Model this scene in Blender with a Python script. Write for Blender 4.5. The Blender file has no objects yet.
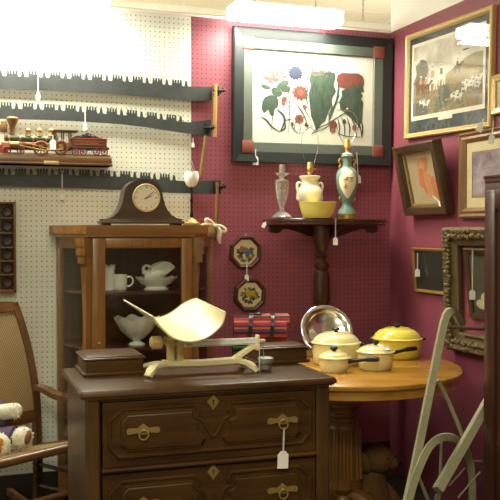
import bpy, bmesh, math, random
from mathutils import Vector, Matrix, Euler
R = math.radians
random.seed(7)
SC = bpy.context.scene
COL = SC.collection

# ------------------------------------------------------------------ camera
CAM = Vector((-2.449, -4.492, 1.38))
YAW, PITCH, FOC = R(19.5), R(1.18), 875.0
cd = bpy.data.cameras.new('camera'); cam = bpy.data.objects.new('camera', cd); COL.objects.link(cam)
cam.location = CAM
cam.rotation_euler = (math.pi/2 - PITCH, 0, -YAW)
cd.sensor_width = 36.0; cd.sensor_fit = 'HORIZONTAL'; cd.lens = 36.0*FOC/500.0
cd.clip_start = 0.05
SC.camera = cam
CROT = Euler((math.pi/2 - PITCH, 0, -YAW)).to_matrix()
FWD = Vector((math.sin(YAW), math.cos(YAW), 0)); RGT = Vector((math.cos(YAW), -math.sin(YAW), 0))

def ray(px, py):
    return CROT @ Vector(((px-250)/FOC, -(py-250)/FOC, -1.0))
def onp(px, py, axis, val, M=None):
    """where the sight line through a photo point meets a plane of the room (or of a thing's own frame)"""
    c, d = CAM.copy(), ray(px, py)
    if M is not None:
        I = M.inverted(); c = I @ c; d = I.to_3x3() @ d
    i = 'xyz'.index(axis)
    return c + d*((val - c[i])/d[i])
def onx(px, py, x=0.0): return onp(px, py, 'x', x)
def ony(px, py, y=0.0): return onp(px, py, 'y', y)
def onz(px, py, z=0.0): return onp(px, py, 'z', z)
def atd(px, py, Z):
    d = ray(px, py); return CAM + d*(Z/d.dot(FWD))
def pxm(Z): return FOC/Z

# ------------------------------------------------------------------ objects
MATS = {}
def mat_of(o): return MATS[o.name]
def thing(name, label, cat, loc=(0,0,0), rot=(0,0,0), group=None):
    o = bpy.data.objects.new(name, None); COL.objects.link(o)
    if not hasattr(rot, '__len__'): rot = (0, 0, rot)
    o.location = loc; o.rotation_euler = rot; o.empty_display_size = .05
    o['label'] = label; o['category'] = cat
    if group: o['group'] = group
    MATS[o.name] = Matrix.LocRotScale(Vector(loc), Euler(rot), None)
    return o
def tag(o, label, cat, group=None):
    o['label'] = label; o['category'] = cat
    if group: o['group'] = group
    return o
def dup(root, loc, rot, label=None, group=None):
    r = root.copy(); COL.objects.link(r); r.location = loc
    if not hasattr(rot, '__len__'): rot = (0, 0, rot)
    r.rotation_euler = rot
    MATS[r.name] = Matrix.LocRotScale(Vector(loc), Euler(rot), None)
    if label: r['label'] = label
    if group: r['group'] = group
    for ch in list(root.children):
        c = ch.copy(); COL.objects.link(c); c.parent = r
        for g in list(ch.children):
            d = g.copy(); COL.objects.link(d); d.parent = c
    return r

class MB:
    def __init__(s): s.bm = bmesh.new()
    def _new(s, verts, mi, M=None):
        fs = set()
        for v in verts:
            if M is not None: v.co = M @ v.co
        for v in verts:
            for f in v.link_faces: fs.add(f)
        for f in fs: f.material_index = mi
        return s
    def box(s, c, d, mi=0, rot=None, bev=0.0, seg=2):
        r = bmesh.ops.create_cube(s.bm, size=1.0)
        vs = r['verts']
        for v in vs: v.co = Vector((v.co.x*d[0], v.co.y*d[1], v.co.z*d[2]))
        if bev > 0:
            es = list({e for v in vs for e in v.link_edges})
            b = bmesh.ops.bevel(s.bm, geom=es, offset=min(bev, min(d)*.49), segments=seg, profile=.5, affect='EDGES', clamp_overlap=True)
            vs = list({v for f in b['faces'] for v in f.verts} | {v for v in vs if v.is_valid})
        M = Matrix.Translation(Vector(c))
        if rot is not None: M = M @ (rot.to_4x4() if hasattr(rot, 'to_4x4') else Euler(rot).to_matrix().to_4x4())
        return s._new(vs, mi, M)
    def bx(s, x0, x1, y0, y1, z0, z1, mi=0, bev=0.0):
        return s.box(((x0+x1)/2, (y0+y1)/2, (z0+z1)/2), (abs(x1-x0), abs(y1-y0), abs(z1-z0)), mi, None, bev)
    def loft(s, rings, mi=0, closed=True, caps=True):
        L = [[s.bm.verts.new(Vector(p)) for p in r] for r in rings]
        n = len(L[0])
        for a, b in zip(L, L[1:]):
            for i in range(n if closed else n-1):
                j = (i+1) % n
                try: s.bm.faces.new((a[i], a[j], b[j], b[i])).material_index = mi
                except ValueError: pass
        if caps and closed:
            for r in (L[0][::-1], L[-1]):
                try: s.bm.faces.new(r).material_index = mi
                except ValueError: pass
        return s
    def lathe(s, prof, c=(0,0,0), n=32, mi=0, M=None, squash=(1,1), caps=True):
        T = Matrix.Translation(Vector(c))
        if M is not None: T = T @ M.to_4x4()
        rings = []
        for r, z in prof:
            r = max(r, 1e-5)
            rings.append([T @ Vector((r*squash[0]*math.cos(2*math.pi*i/n), r*squash[1]*math.sin(2*math.pi*i/n), z)) for i in range(n)])
        return s.loft(rings, mi, True, caps)
    def cyl(s, p0, p1, r0, r1=None, n=16, mi=0):
        p0, p1 = Vector(p0), Vector(p1); r1 = r0 if r1 is None else r1
        return s.tube([p0, p1], [r0, r1], n, mi)
    def tube(s, pts, r, n=8, mi=0, closed=False, flat=None, up=None):
        """round (or flat = (w, h)) section swept along points"""
        pts = [Vector(p) for p in pts]; m = len(pts)
        rs = r if hasattr(r, '__len__') else [r]*m
        rings = []; prev = None
        for i, p in enumerate(pts):
            if closed: t = pts[(i+1) % m] - pts[i-1]
            else: t = pts[min(i+1, m-1)] - pts[max(i-1, 0)]
            t.normalize()
            if up is not None: a = Vector(up) - t*Vector(up).dot(t)
            elif prev is None:
                a = Vector((0,0,1)) if abs(t.z) < .9 else Vector((1,0,0)); a = a - t*a.dot(t)
            else: a = prev - t*prev.dot(t)
            if a.length < 1e-6: a = t.orthogonal()
            a.normalize(); prev = a; b = t.cross(a)
            if flat: 
                w, h = flat[0]/2, flat[1]/2
                rings.append([p + a*h*x + b*w*y for x, y in ((-1,-1),(-1,1),(1,1),(1,-1))])
            else: rings.append([p + (a*math.cos(2*math.pi*k/n) + b*math.sin(2*math.pi*k/n))*rs[i] for k in range(n)])
        if closed: rings.append(rings[0])
        return s.loft(rings, mi, True, not closed)
    def prism(s, poly, a, b, ax='y', mi=0, M=None):
        """polygon in the two other axes pushed from a to b along ax"""
        def P(u, v, w):
            p = {'y': Vector((u, w, v)), 'x': Vector((w, u, v)), 'z': Vector((u, v, w))}[ax]
            return M @ p if M is not None else p
        return s.loft([[P(u, v, a) for u, v in poly], [P(u, v, b) for u, v in poly]], mi)
    def ball(s, c, r, mi=0, seg=16, M=None):
        r = r if hasattr(r, '__len__') else (r, r, r)
        q = bmesh.ops.create_uvsphere(s.bm, u_segments=seg, v_segments=max(6, seg*2//3), radius=1.0)
        T = Matrix.Translation(Vector(c))
        if M is not None: T = T @ M.to_4x4()
        T = T @ Matrix.Diagonal((*r, 1))
        return s._new(q['verts'], mi, T)
    def torus(s, c, R0, r, n=24, k=8, mi=0, M=None, arc=None, sq=1.0):
        T = Matrix.Translation(Vector(c))
        if M is not None: T = T @ M.to_4x4()
        a0, a1 = arc or (0, 2*math.pi)
        m = n if arc is None else n+1
        pts = [T @ Vector((R0*math.cos(a0+(a1-a0)*i/n), R0*sq*math.sin(a0+(a1-a0)*i/n), 0)) for i in range(m)]
        return s.tube(pts, r, k, mi, closed=arc is None)
    def quad(s, pts, mi=0):
        s.bm.faces.new([s.bm.verts.new(Vector(p)) for p in pts]).material_index = mi
        return s
    def xf(s, M):
        for v in s.bm.verts: v.co = M @ v.co
        return s
    def build(s, name, mats, parent=None, world=False, smooth=True, angle=40, label=None):
        if not hasattr(mats, '__len__'): mats = [mats]
        bm = s.bm
        bmesh.ops.recalc_face_normals(bm, faces=bm.faces)
        if world and parent is not None:
            root = parent
            while root.parent: root = root.parent
            I = MATS[root.name].inverted()
            for v in bm.verts: v.co = I @ v.co
        me = bpy.data.meshes.new(name); bm.to_mesh(me); bm.free()
        for m in mats: me.materials.append(m)
        if smooth:
            for p in me.polygons: p.use_smooth = True
            me.set_sharp_from_angle(angle=R(angle))
        o = bpy.data.objects.new(name, me); COL.objects.link(o)
        if parent is not None: o.parent = parent
        if label: o['label'] = label
        return o
def struct(name, mb, mats, **k):
    o = mb.build(name, mats, **k); o['kind'] = 'structure'; return o
def smoothpts(pts, n=6):
    """Catmull-Rom through the points"""
    P = [Vector(p) for p in pts]; P = [P[0]*2-P[1]] + P + [P[-1]*2-P[-2]]
    out = []
    for i in range(1, len(P)-2):
        a, b, c, d = P[i-1:i+3]
        for k in range(n):
            t = k/n
            out.append(.5*((2*b) + (c-a)*t + (2*a-5*b+4*c-d)*t*t + (3*b-a-3*c+d)*t**3))
    return out + [P[-2]]
def ngon(r, n, a0=0.0, c=(0,0)): return [(c[0]+r*math.cos(a0+2*math.pi*i/n), c[1]+r*math.sin(a0+2*math.pi*i/n)) for i in range(n)]
def ring_frame(mb, w, h, prof, mi=0, n=4):
    """mitred frame, centred, in local x/z; prof = (inset, y) from the outer back edge to the inner edge"""
    rings = []
    for d, y in prof:
        if n == 4:
            a, b = w/2-d, h/2-d
            rings.append([(-a, y, -b), (a, y, -b), (a, y, b), (-a, y, b)])
        else:
            rr = (w/2-d)/math.cos(math.pi/n)
            rings.append([(x, y, z) for x, z in ngon(rr, n, math.pi/n)])
    mb.loft(rings + [rings[0]], mi, True, False)
    return mb

# ------------------------------------------------------------------ materials
def nt(name):
    m = bpy.data.materials.new(name); m.use_nodes = True
    t = m.node_tree; b = t.nodes['Principled BSDF']
    return m, t, b
def N(t, kind, **k):
    n = t.nodes.new(kind)
    for a, v in k.items():
        if a in n.inputs: n.inputs[a].default_value = v
        else: setattr(n, a, v)
    return n
def L(t, a, b): t.links.new(a, b)
def c4(c): return (c[0], c[1], c[2], 1)
def srgb(r, g, b):
    f = lambda v: (v/255/12.92) if v <= 10 else ((v/255+.055)/1.055)**2.4
    return (f(r), f(g), f(b))
def plain(name, c, rough=.5, metal=0.0, var=.12, scale=25, bump=0.0, coat=0.0, spec=.5, sss=0):
    m, t, b = nt(name)
    tc = N(t, 'ShaderNodeTexCoord'); nz = N(t, 'ShaderNodeTexNoise', Scale=scale, Detail=4.0)
    L(t, tc.outputs['Object'], nz.inputs['Vector'])
    mx = N(t, 'ShaderNodeMix', data_type='RGBA')
    mx.inputs[6].default_value = c4([v*(1-var) for v in c]); mx.inputs[7].default_value = c4([min(1, v*(1+var)) for v in c])
    L(t, nz.outputs['Fac'], mx.inputs[0]); L(t, mx.outputs[2], b.inputs['Base Color'])
    b.inputs['Roughness'].default_value = rough; b.inputs['Metallic'].default_value = metal
    b.inputs['Specular IOR Level'].default_value = spec
    b.inputs['Coat Weight'].default_value = coat; b.inputs['Coat Roughness'].default_value = .12
    if bump:
        bp = N(t, 'ShaderNodeBump', Strength=bump, Distance=.003); L(t, nz.outputs['Fac'], bp.inputs['Height']); L(t, bp.outputs['Normal'], b.inputs['Normal'])
    return m
def wood(name, c1, c2, axis='x', scale=1.0, rough=.35, coat=.15, stretch=14):
    m, t, b = nt(name)
    tc = N(t, 'ShaderNodeTexCoord'); mp = N(t, 'ShaderNodeMapping')
    s = [stretch*scale*3]*3; s['xyz'.index(axis)] = 2.0*scale; mp.inputs['Scale'].default_value = s
    L(t, tc.outputs['Object'], mp.inputs['Vector'])
    n1 = N(t, 'ShaderNodeTexNoise', Scale=1.0, Detail=6.0, Roughness=.6, Distortion=.6); L(t, mp.outputs['Vector'], n1.inputs['Vector'])
    n2 = N(t, 'ShaderNodeTexNoise', Scale=4.0, Detail=2.0); L(t, tc.outputs['Object'], n2.inputs['Vector'])
    ad = N(t, 'ShaderNodeMath', operation='MULTIPLY_ADD'); ad.inputs[1].default_value = .5
    L(t, n2.outputs['Fac'], ad.inputs[0]); 
    mu = N(t, 'ShaderNodeMath', operation='MULTIPLY'); mu.inputs[1].default_value = .75
    L(t, n1.outputs['Fac'], mu.inputs[0]); L(t, mu.outputs[0], ad.inputs[2])
    cr = N(t, 'ShaderNodeValToRGB'); cr.color_ramp.elements[0].position = .38; cr.color_ramp.elements[1].position = .8
    cr.color_ramp.elements[0].color = c4(c1); cr.color_ramp.elements[1].color = c4(c2)
    L(t, ad.outputs[0], cr.inputs[0]); L(t, cr.outputs[0], b.inputs['Base Color'])
    b.inputs['Roughness'].default_value = rough; b.inputs['Coat Weight'].default_value = coat; b.inputs['Coat Roughness'].default_value = .2
    bp = N(t, 'ShaderNodeBump', Strength=.06, Distance=.002); L(t, n1.outputs['Fac'], bp.inputs['Height']); L(t, bp.outputs['Normal'], b.inputs['Normal'])
    return m
def metal(name, c, rough=.3): return plain(name, c, rough, 1.0, .15, 40)
def glassy(name, tint=(1,1,1), refl=1.0, gloss=.02):
    """thin pane: see-through with a fresnel reflection"""
    m = bpy.data.materials.new(name); m.use_nodes = True; t = m.node_tree
    for n in list(t.nodes): t.nodes.remove(n)
    o = N(t, 'ShaderNodeOutputMaterial'); tr = N(t, 'ShaderNodeBsdfTransparent', Color=c4(tint)); g = N(t, 'ShaderNodeBsdfGlossy', Roughness=gloss)
    f = N(t, 'ShaderNodeFresnel', IOR=1.5); mu = N(t, 'ShaderNodeMath', operation='MULTIPLY'); mu.inputs[1].default_value = refl
    geo = N(t, 'ShaderNodeNewGeometry'); fr = N(t, 'ShaderNodeMix', data_type='FLOAT'); fr.inputs[3].default_value = 0.0
    L(t, f.outputs[0], mu.inputs[0]); L(t, mu.outputs[0], fr.inputs[2]); L(t, geo.outputs['Backfacing'], fr.inputs[0])
    mx = N(t, 'ShaderNodeMixShader'); L(t, fr.outputs[0], mx.inputs[0]); L(t, tr.outputs[0], mx.inputs[1]); L(t, g.outputs[0], mx.inputs[2]); L(t, mx.outputs[0], o.inputs[0])
    return m
def solid_glass(name, tint=(.95,.97,.95)):
    m, t, b = nt(name)
    b.inputs['Base Color'].default_value = c4(tint); b.inputs['Transmission Weight'].default_value = 1.0; b.inputs['Roughness'].default_value = .03; b.inputs['IOR'].default_value = 1.45
    return m
def emit(name, c, s):
    m = bpy.data.materials.new(name); m.use_nodes = True; t = m.node_tree
    b = t.nodes['Principled BSDF']; b.inputs['Base Color'].default_value = c4(c)
    b.inputs['Emission Color'].default_value = c4(c); b.inputs['Emission Strength'].default_value = s
    return m
def pegboard(name, cL, cR, seam, axes=('X','Z'), pitch=.0254, r=.0031, holeL=(.10,.09,.07), holeR=(.03,.004,.008), top=None, ctop=None):
    """painted perforated hardboard: one hole each inch; colour changes at the seam"""
    m, t, b = nt(name)
    tc = N(t, 'ShaderNodeTexCoord'); sp = N(t, 'ShaderNodeSeparateXYZ'); L(t, tc.outputs['Object'], sp.inputs[0])
    def cell(out):
        a = N(t, 'ShaderNodeMath', operation='DIVIDE'); a.inputs[1].default_value = pitch; L(t, out, a.inputs[0])
        f = N(t, 'ShaderNodeMath', operation='FRACT'); L(t, a.outputs[0], f.inputs[0])
        q = N(t, 'ShaderNodeMath', operation='SUBTRACT'); q.inputs[1].default_value = .5; L(t, f.outputs[0], q.inputs[0])
        p = N(t, 'ShaderNodeMath', operation='POWER'); p.inputs[1].default_value = 2; 
        ab = N(t, 'ShaderNodeMath', operation='ABSOLUTE'); L(t, q.outputs[0], ab.inputs[0]); L(t, ab.outputs[0], p.inputs[0]); return p.outputs[0]
    s = N(t, 'ShaderNodeMath', operation='ADD'); L(t, cell(sp.outputs[axes[0]]), s.inputs[0]); L(t, cell(sp.outputs[axes[1]]), s.inputs[1])
    lt = N(t, 'ShaderNodeMath', operation='LESS_THAN'); lt.inputs[1].default_value = (r/pitch)**2; L(t, s.outputs[0], lt.inputs[0])
    sd = N(t, 'ShaderNodeMath', operation='GREATER_THAN'); sd.inputs[1].default_value = seam; L(t, sp.outputs[axes[0]], sd.inputs[0])
    nz = N(t, 'ShaderNodeTexNoise', Scale=5.0, Detail=5.0); L(t, tc.outputs['Object'], nz.inputs['Vector'])
    def two(a, bb, fac):
        x = N(t, 'ShaderNodeMix', data_type='RGBA')
        for i, v in ((6, a), (7, bb)):
            if isinstance(v, tuple): x.inputs[i].default_value = c4(v)
            else: L(t, v, x.inputs[i])
        L(t, fac, x.inputs[0]); return x.outputs[2]
    base = two(cL, cR, sd.outputs[0]); hole = two(holeL, holeR, sd.outputs[0])
    dirt = N(t, 'ShaderNodeMix', data_type='RGBA', blend_type='MULTIPLY'); dirt.inputs[0].default_value = .18; L(t, base, dirt.inputs[6]); L(t, nz.outputs['Color'], dirt.inputs[7])
    col = two(dirt.outputs[2], hole, lt.outputs[0])
    if top is not None:
        gt = N(t, 'ShaderNodeMath', operation='GREATER_THAN'); gt.inputs[1].default_value = top; L(t, sp.outputs['Z'], gt.inputs[0])
        col = two(col, ctop, gt.outputs[0])
    L(t, col, b.inputs['Base Color']); b.inputs['Roughness'].default_value = .55
    return m
# ------------------------------------------------------------------ palette
M = {}
M['white_peg'] = pegboard('pegboard_back', (.88,.895,.76), (.335,.084,.116), -1.19)
M['mag_peg'] = pegboard('pegboard_right', (.28,.062,.092), (.28,.062,.092), 99, axes=('Y','Z'), top=2.525, ctop=(.85,.84,.78), holeL=(.20,.03,.06))  # darker than the back wall's magenta: weaker light here put into the colour
M['ceiling'] = plain('ceiling_tile', (.86,.80,.64), .9, 0, .05, 60)
M['grid'] = plain('grid_white', (.88,.84,.74), .6)
M['tan'] = plain('tan_paint', (.60,.52,.36), .8)
M['carpet'] = plain('carpet_brown', (.045,.030,.022), .95, 0, .4, 300, .4)
M['white'] = plain('white_enamel', (.82,.82,.78), .4)
M['steel'] = plain('saw_steel', (.060,.070,.068), .55, .35, .35, 18, .1)
M['iron'] = plain('dark_iron', (.02,.02,.02), .5, .6)
M['ywood'] = wood('yellow_wood', (.30,.18,.04), (.50,.33,.09), 'z')
M['bwood'] = wood('brown_wood', (.12,.055,.018), (.26,.13,.045), 'z')
M['darkwood_x'] = wood('dark_walnut', (.022,.010,.005), (.085,.040,.016), 'x', 1, .38, .3)
M['darkwood_z'] = wood('dark_walnut_upright', (.022,.010,.005), (.085,.040,.016), 'z', 1, .38, .3)
M['dresser'] = wood('dresser_oak', (.026,.011,.003), (.105,.048,.012), 'x', 1, .36, .12)
M['dresser_z'] = wood('dresser_oak_upright', (.030,.014,.005), (.13,.065,.022), 'z', 1, .36, .12)
for k_ in ('dresser', 'dresser_z'): M[k_].node_tree.nodes['Principled BSDF'].inputs['Specular IOR Level'].default_value = .28
M['oak_x'] = wood('cabinet_oak', (.115,.045,.010), (.33,.15,.036), 'x', 1, .32, .35)
M['oak_z'] = wood('cabinet_oak_upright', (.115,.045,.010), (.33,.15,.036), 'z', 1, .32, .35)
M['oak_y'] = wood('cabinet_back', (.05,.022,.007), (.13,.06,.02), 'z', .6, .5, .1)
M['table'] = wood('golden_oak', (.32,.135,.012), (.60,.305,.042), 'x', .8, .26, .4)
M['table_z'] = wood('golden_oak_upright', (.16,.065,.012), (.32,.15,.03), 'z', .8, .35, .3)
M['mahog'] = wood('mahogany', (.030,.009,.006), (.095,.030,.016), 'x', 1, .35, .35)
M['mahog_z'] = wood('mahogany_upright', (.026,.008,.005), (.080,.026,.014), 'z', 1, .35, .35)
M['clockwood'] = wood('clock_walnut', (.030,.018,.012), (.075,.047,.032), 'x', 1, .45, .2)
M['brass'] = metal('brass', (.72,.46,.13), .28)
M['oldbrass'] = plain('aged_brass', (.34,.24,.08), .45, .4, .25, 60)
M['chrome'] = metal('chrome', (.75,.74,.68), .16)
M['milk'] = plain('milk_glass', (.93,.94,.90), .18, 0, .03, 20, 0, .4)
M['ivory'] = plain('cream_enamel', (.76,.68,.40), .42, 0, .06, 12, 0, .08)
M['creampot'] = plain('pot_cream', (.84,.77,.40), .16, 0, .03, 8, 0, .5)
M['yellowpot'] = plain('pot_yellow', (.82,.69,.11), .16, 0, .03, 8, 0, .5)
M['black'] = plain('black_plastic', (.012,.011,.010), .35)
M['tag'] = plain('tag_paper', (.92,.92,.88), .8, 0, .02)
M['string'] = plain('tag_string', (.80,.78,.70), .9)
M['glass'] = glassy('window_glass', (.96,.97,.94), .9)
M['pglass'] = glassy('picture_glass', (1,1,1), 1.0, .03)
M['gold'] = plain('gilt_gold', (.60,.42,.17), .4, .2, .2, 40)

# ------------------------------------------------------------------ the room
HT, CT = 2.52, 3.20
struct('wall_back', MB().bx(-4.6, .06, 0, .06, .17, HT), [M['white_peg']], smooth=False)
struct('baseboard_back', MB().bx(-4.6, .0, -.012, .06, 0, .17, 0, .003), [plain('baseboard_dark', (.03,.022,.018), .5)], smooth=False)
struct('wall_right', MB().bx(0, .06, -6.0, 0, 0, CT), [M['mag_peg']], smooth=False)
struct('floor', MB().bx(-4.6, 3.2, -6.0, 2.4, -.05, 0), [M['carpet']], smooth=False)
struct('wall_rear', MB().bx(-4.6, 3.2, 2.4, 2.5, 0, CT), [M['tan']], smooth=False)
struct('wall_left', MB().bx(-4.66, -4.6, -6.0, 2.4, 0, CT), [M['white']], smooth=False)
struct('wall_front', MB().bx(-4.6, .06, -6.06, -6.0, 0, CT), [M['tan']], smooth=False)
struct('ceiling', MB().bx(-4.66, 3.2, -6.06, 2.5, CT, CT+.05), [M['ceiling']], smooth=False)
b = MB()
for i in range(-7, 6): b.bx(i*.61-.012, i*.61+.012, -6.0, 2.4, CT-.006, CT+.002)
for j in range(-9, 4): b.bx(-4.6, 3.2, j*.61+.2-.012, j*.61+.2+.012, CT-.006, CT+.002)
struct('trim_1', b, [M['grid']], smooth=False)          # suspended ceiling grid
struct('trim_2', MB().bx(-4.6, 3.2, 2.36, 2.4, CT-.05, CT, 0, .004), [M['grid']], smooth=False)
struct('trim_3', MB().bx(-4.6, .0, -.004, .064, HT, HT+.012, 0, .002), [M['grid']], smooth=False)

# ------------------------------------------------------------------ lights
LENS = emit('lens_glow', (1.0, .97, .86), 14.0)
def strip_light(name, label, x0, x1, y, z):
    o = thing(name, label, 'ceiling light', ((x0+x1)/2, y, z), 0, 'fluorescent lights above the partition')
    w = (x1-x0)/2
    pr = [(-.075,.075),(-.075,.02),(-.055,.004),(0,0),(.055,.004),(.075,.02),(.075,.075)]
    b = MB(); b.prism([(u, v) for u, v in pr], -w+.02, w-.02, 'x')
    b.build('lens', LENS, o, smooth=False)
    b = MB()
    for k in range(int(2*w/.028)):
        b.box((-w+.03+k*.028, -.060, .000), (.013, .012, .010), 0, None, .001)
    b.build('prism_ridge', emit('ridge_glow', (1,.97,.88), 4.0), o, smooth=False)
    MB().bx(-w, w, -.055, .055, .070, .088, 0, .006).build('housing', M['white'], o)
    for s in (-1, 1):
        MB().prism([(u*1.03, v) for u, v in pr], s*w-.008, s*w+.008, 'x').build('end_cap', LENS, o, smooth=False)
        b = MB(); q = CT-z-.085
        b.tube([(s*(w-.12), 0, .085), (s*(w-.12), 0, CT-z)], .004, 6); b.build('hanger', M['chrome'], o)
    ld = bpy.data.lights.new(name+'_tube', 'AREA'); ld.shape = 'RECTANGLE'; ld.size = 2*w; ld.size_y = .15; ld.color = (.985, .965, .80)
    lo = bpy.data.objects.new(name+'_tube', ld); COL.objects.link(lo); lo.parent = o; lo.location = (0, 0, -.012)
    return ld
pA, pB = ony(233, 23.5, -.16), ony(336, 23.5, -.16)
l2 = strip_light('fluorescent_light', 'glowing fluorescent light above the large botanical picture', pA.x, pB.x, -.16, (pA.z+pB.z)/2)
pC = ony(106, 6, -.14)
l1 = strip_light('fluorescent_light', 'glowing fluorescent light above the white pegboard, over the crosscut saws', pC.x-1.25, pC.x, -.16, pC.z-.012)
l1.energy = 33; l2.energy = 19
# the shop's other lamps, over the aisle behind the viewer
for (x, y, e, sx, sy) in ((-2.0, -2.6, 22, 1.2, .3), (-2.7, -4.7, 74, 1.2, .6)):
    ld = bpy.data.lights.new('shop_lamp', 'AREA'); ld.shape = 'RECTANGLE'; ld.size = sx; ld.size_y = sy; ld.energy = e; ld.color = (.985, .95, .74)
    lo = bpy.data.objects.new('shop_lamp', ld); COL.objects.link(lo); lo.location = (x, y, CT-.03)
for x in (-3.0, -1.2, .8):  # unseen fill lights, added to brighten the ceiling beyond the partition
    ld = bpy.data.lights.new('rear_fill', 'POINT'); ld.energy = 45; ld.shadow_soft_size = .25; ld.color = (1, .94, .76)
    lo = bpy.data.objects.new('rear_fill', ld); COL.objects.link(lo); lo.location = (x, 1.3, 2.25)
wd = bpy.data.worlds.new('world'); SC.world = wd; wd.use_nodes = True
wd.node_tree.nodes['Background'].inputs[0].default_value = (1, .9, .7, 1); wd.node_tree.nodes['Background'].inputs[1].default_value = .025
SC.view_settings.view_transform = 'Standard'; SC.view_settings.look = 'None'; SC.view_settings.exposure = 0.0; SC.view_settings.gamma = 1.0

# chain hanging from the ceiling behind the partition
p = atd(363, 20, 5.6); b = MB()
o = thing('hanging_chain', 'thin metal chain hanging down from the ceiling above the botanical picture', 'chain', (p.x, p.y, p.z))
k = 0; z = 0
while p.z + z < CT-.02:
    b.torus((0, 0, z+.012), .008, .0022, 10, 5, 0, Euler((math.pi/2, 0, (k % 2)*math.pi/2)).to_matrix()); z += .02; k += 1
b.build('links', M['chrome'], o)

# ------------------------------------------------------------------ price tags
def price_tag(top, length, label, lean=0.0, yaw=0.0, size=1.0, lie=None):
    """paper tag on a string; hangs from the world point top"""
    o = thing('price_tag', label, 'price tag', top, (0, lean, -YAW+yaw), 'white price tags on strings')
    s = size
    if length > 0:
        b = MB(); b.tube([(-.0015, 0, 0), (-.001, 0, -length), (0, 0, -length-.006*s)], .0012, 5); b.tube([(.0025, .001, 0), (.0015, 0, -length), (0, 0, -length-.006*s)], .0012, 5)
        b.build('string', M['string'], o)
    W, H = .018*s, .054*s; z0 = -length
    poly = [(-W, z0-H*1.05), (W, z0-H*1.05), (W, z0-.012*s), (W*.45, z0), (-W*.45, z0), (-W, z0-.012*s)]
    b = MB(); b.prism(poly, -.0006, .0006, 'y')
    b.build('paper', M['tag'], o, smooth=False)
    b = MB(); b.torus((0, -.001, z0-.008*s), .0035*s, .001, 12, 5, 0, Euler((math.pi/2, 0, 0)).to_matrix()); b.build('eyelet', M['string'], o)
    return o
def tag_px(px, py0, py1, y, label, **k):
    """hung at (px, py0) with its paper top at py1, in front of the back wall"""
    p = ony(px, py0, y); q = ony(px, py1, y); return price_tag(p, max(0, p.z-q.z), label, **k)

# ------------------------------------------------------------------ crosscut saws
def interp(pts, x):
    for (x0, y0), (x1, y1) in zip(pts, pts[1:]):
        if x <= x1 or (x1, y1) == pts[-1]: return y0+(y1-y0)*(x-x0)/(x1-x0)
def crosscut_saw(label, top, bot, xt, tooth=.031, xl=-2.80, ph=0.0):
    yw = -.022
    T = [(q.x, q.z) for q in (ony(a, c, yw) for a, c in top)]; B = [(q.x, q.z) for q in (ony(a, c, yw) for a, c in bot)]
    o = thing('crosscut_saw', label, 'saw', (T[-1][0], 0, B[-1][1]), 0, 'long crosscut saws hung on the pegboard')
    xr = T[-1][0]; xte = ony(xt, 100, yw).x
    def zt(x): return interp(T, x)
    poly = [(xl, interp(B, xl))] + [(xl+(xr-xl)*k/14, interp(B, xl+(xr-xl)*k/14)) for k in range(1, 15)]
    up = [(xr, zt(xr)), (xte, zt(xte))]
    P = .1045; x = xte - ph
    while x - P > xl:
        for s, h in ((.006,.0),(.012,.95),(.016,.80),(.020,1.0),(.024,.05),(.030,-.06),(.038,.05),(.040,1.0),(.049,.92),(.050,.42),(.0535,.42),(.054,.92),(.062,1.0),(.0635,.35),(.067,.35),(.068,1.0),(.077,.92),(.0775,.42),(.081,.42),(.082,.92),(.090,1.0),(.093,.05),(.099,-.06)):
            up.append((x-s, zt(x-s)+h*tooth))
        x -= P
    poly += up + [(xl, zt(xl))]
    b = MB(); ox, oz = T[-1][0], B[-1][1]
    b.prism([(u-ox, v-oz) for u, v in poly], yw-.0015, yw+.0015, 'y')
    b.build('blade', M['steel'], o, smooth=False)
    return o
S1t = [(0,75.5),(65,78),(130,81.5),(190,86.5),(212,87)]; S1b = [(0,89),(65,91),(130,94.8),(190,101),(212,100.5)]
S2t = [(0,108),(65,110.5),(130,115.5),(190,122.5),(211,119.5)]; S2b = [(0,118.8),(65,120.5),(130,124.8),(190,134),(211,137)]
S3t = [(0,174.5),(65,174.5),(130,177),(185,181.2),(218,180.5)]; S3b = [(0,186.5),(65,187.8),(130,190.5),(185,193.6),(218,194)]
def handle(o, pts, w, m, y=-.045, name='handle'):
    b = MB(); P = [ony(a, c, y) for a, c in pts]
    b.tube(smoothpts(P, 5), w/2, 10); return b.build(name, m, o, world=True)
def bracket(o, px, py, w=.03, h=.055):
    p = ony(px, py, -.035); b = MB()
    b.box(p, (w, .03, h), 0, None, .004); b.cyl(p+Vector((-.02,-.012,0)), p+Vector((.045,-.012,.004)), .006, .009, 8); b.cyl(p+Vector((.02,-.012,-.012)), p+Vector((.035,-.012,.015)), .005, .005, 8)
    b.build('bracket', M['iron'], o, world=True)
s1 = crosscut_saw('topmost of the three long black crosscut saws, yellow handle at its end', S1t, S1b, 189)
handle(s1, [(215.5,84),(215.3,105),(214.8,137)], .021, M['ywood']); bracket(s1, 216, 91)
s2 = crosscut_saw('middle long crosscut saw, hung just above the model train', S2t, S2b, 189, ph=.03)
handle(s2, [(206,136),(204,150),(200.5,176)], .022, M['bwood'], -.04); bracket(s2, 207, 128, .02, .05)
s3 = crosscut_saw('lowest long crosscut saw, passing behind the train and the mantel clock', S3t, S3b, 186, ph=.05)
handle(s3, [(217,182),(217,205),(216,240)], .021, M['bwood']); bracket(s3, 217, 187, .035, .07)
tag_px(38, 72, 93, -.03, 'white price tag strung over the topmost crosscut saw', size=.6)
tag_px(85, 107, 124, -.03, 'white price tag strung over the middle crosscut saw', size=.55)
tag_px(62, 170, 193, -.03, 'white price tag strung over the lowest crosscut saw, below the train', size=.6)
tag_px(193, 138, 142.5, -.03, 'small white price tag hanging above the white tulip lamp shade', size=.45)

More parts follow.
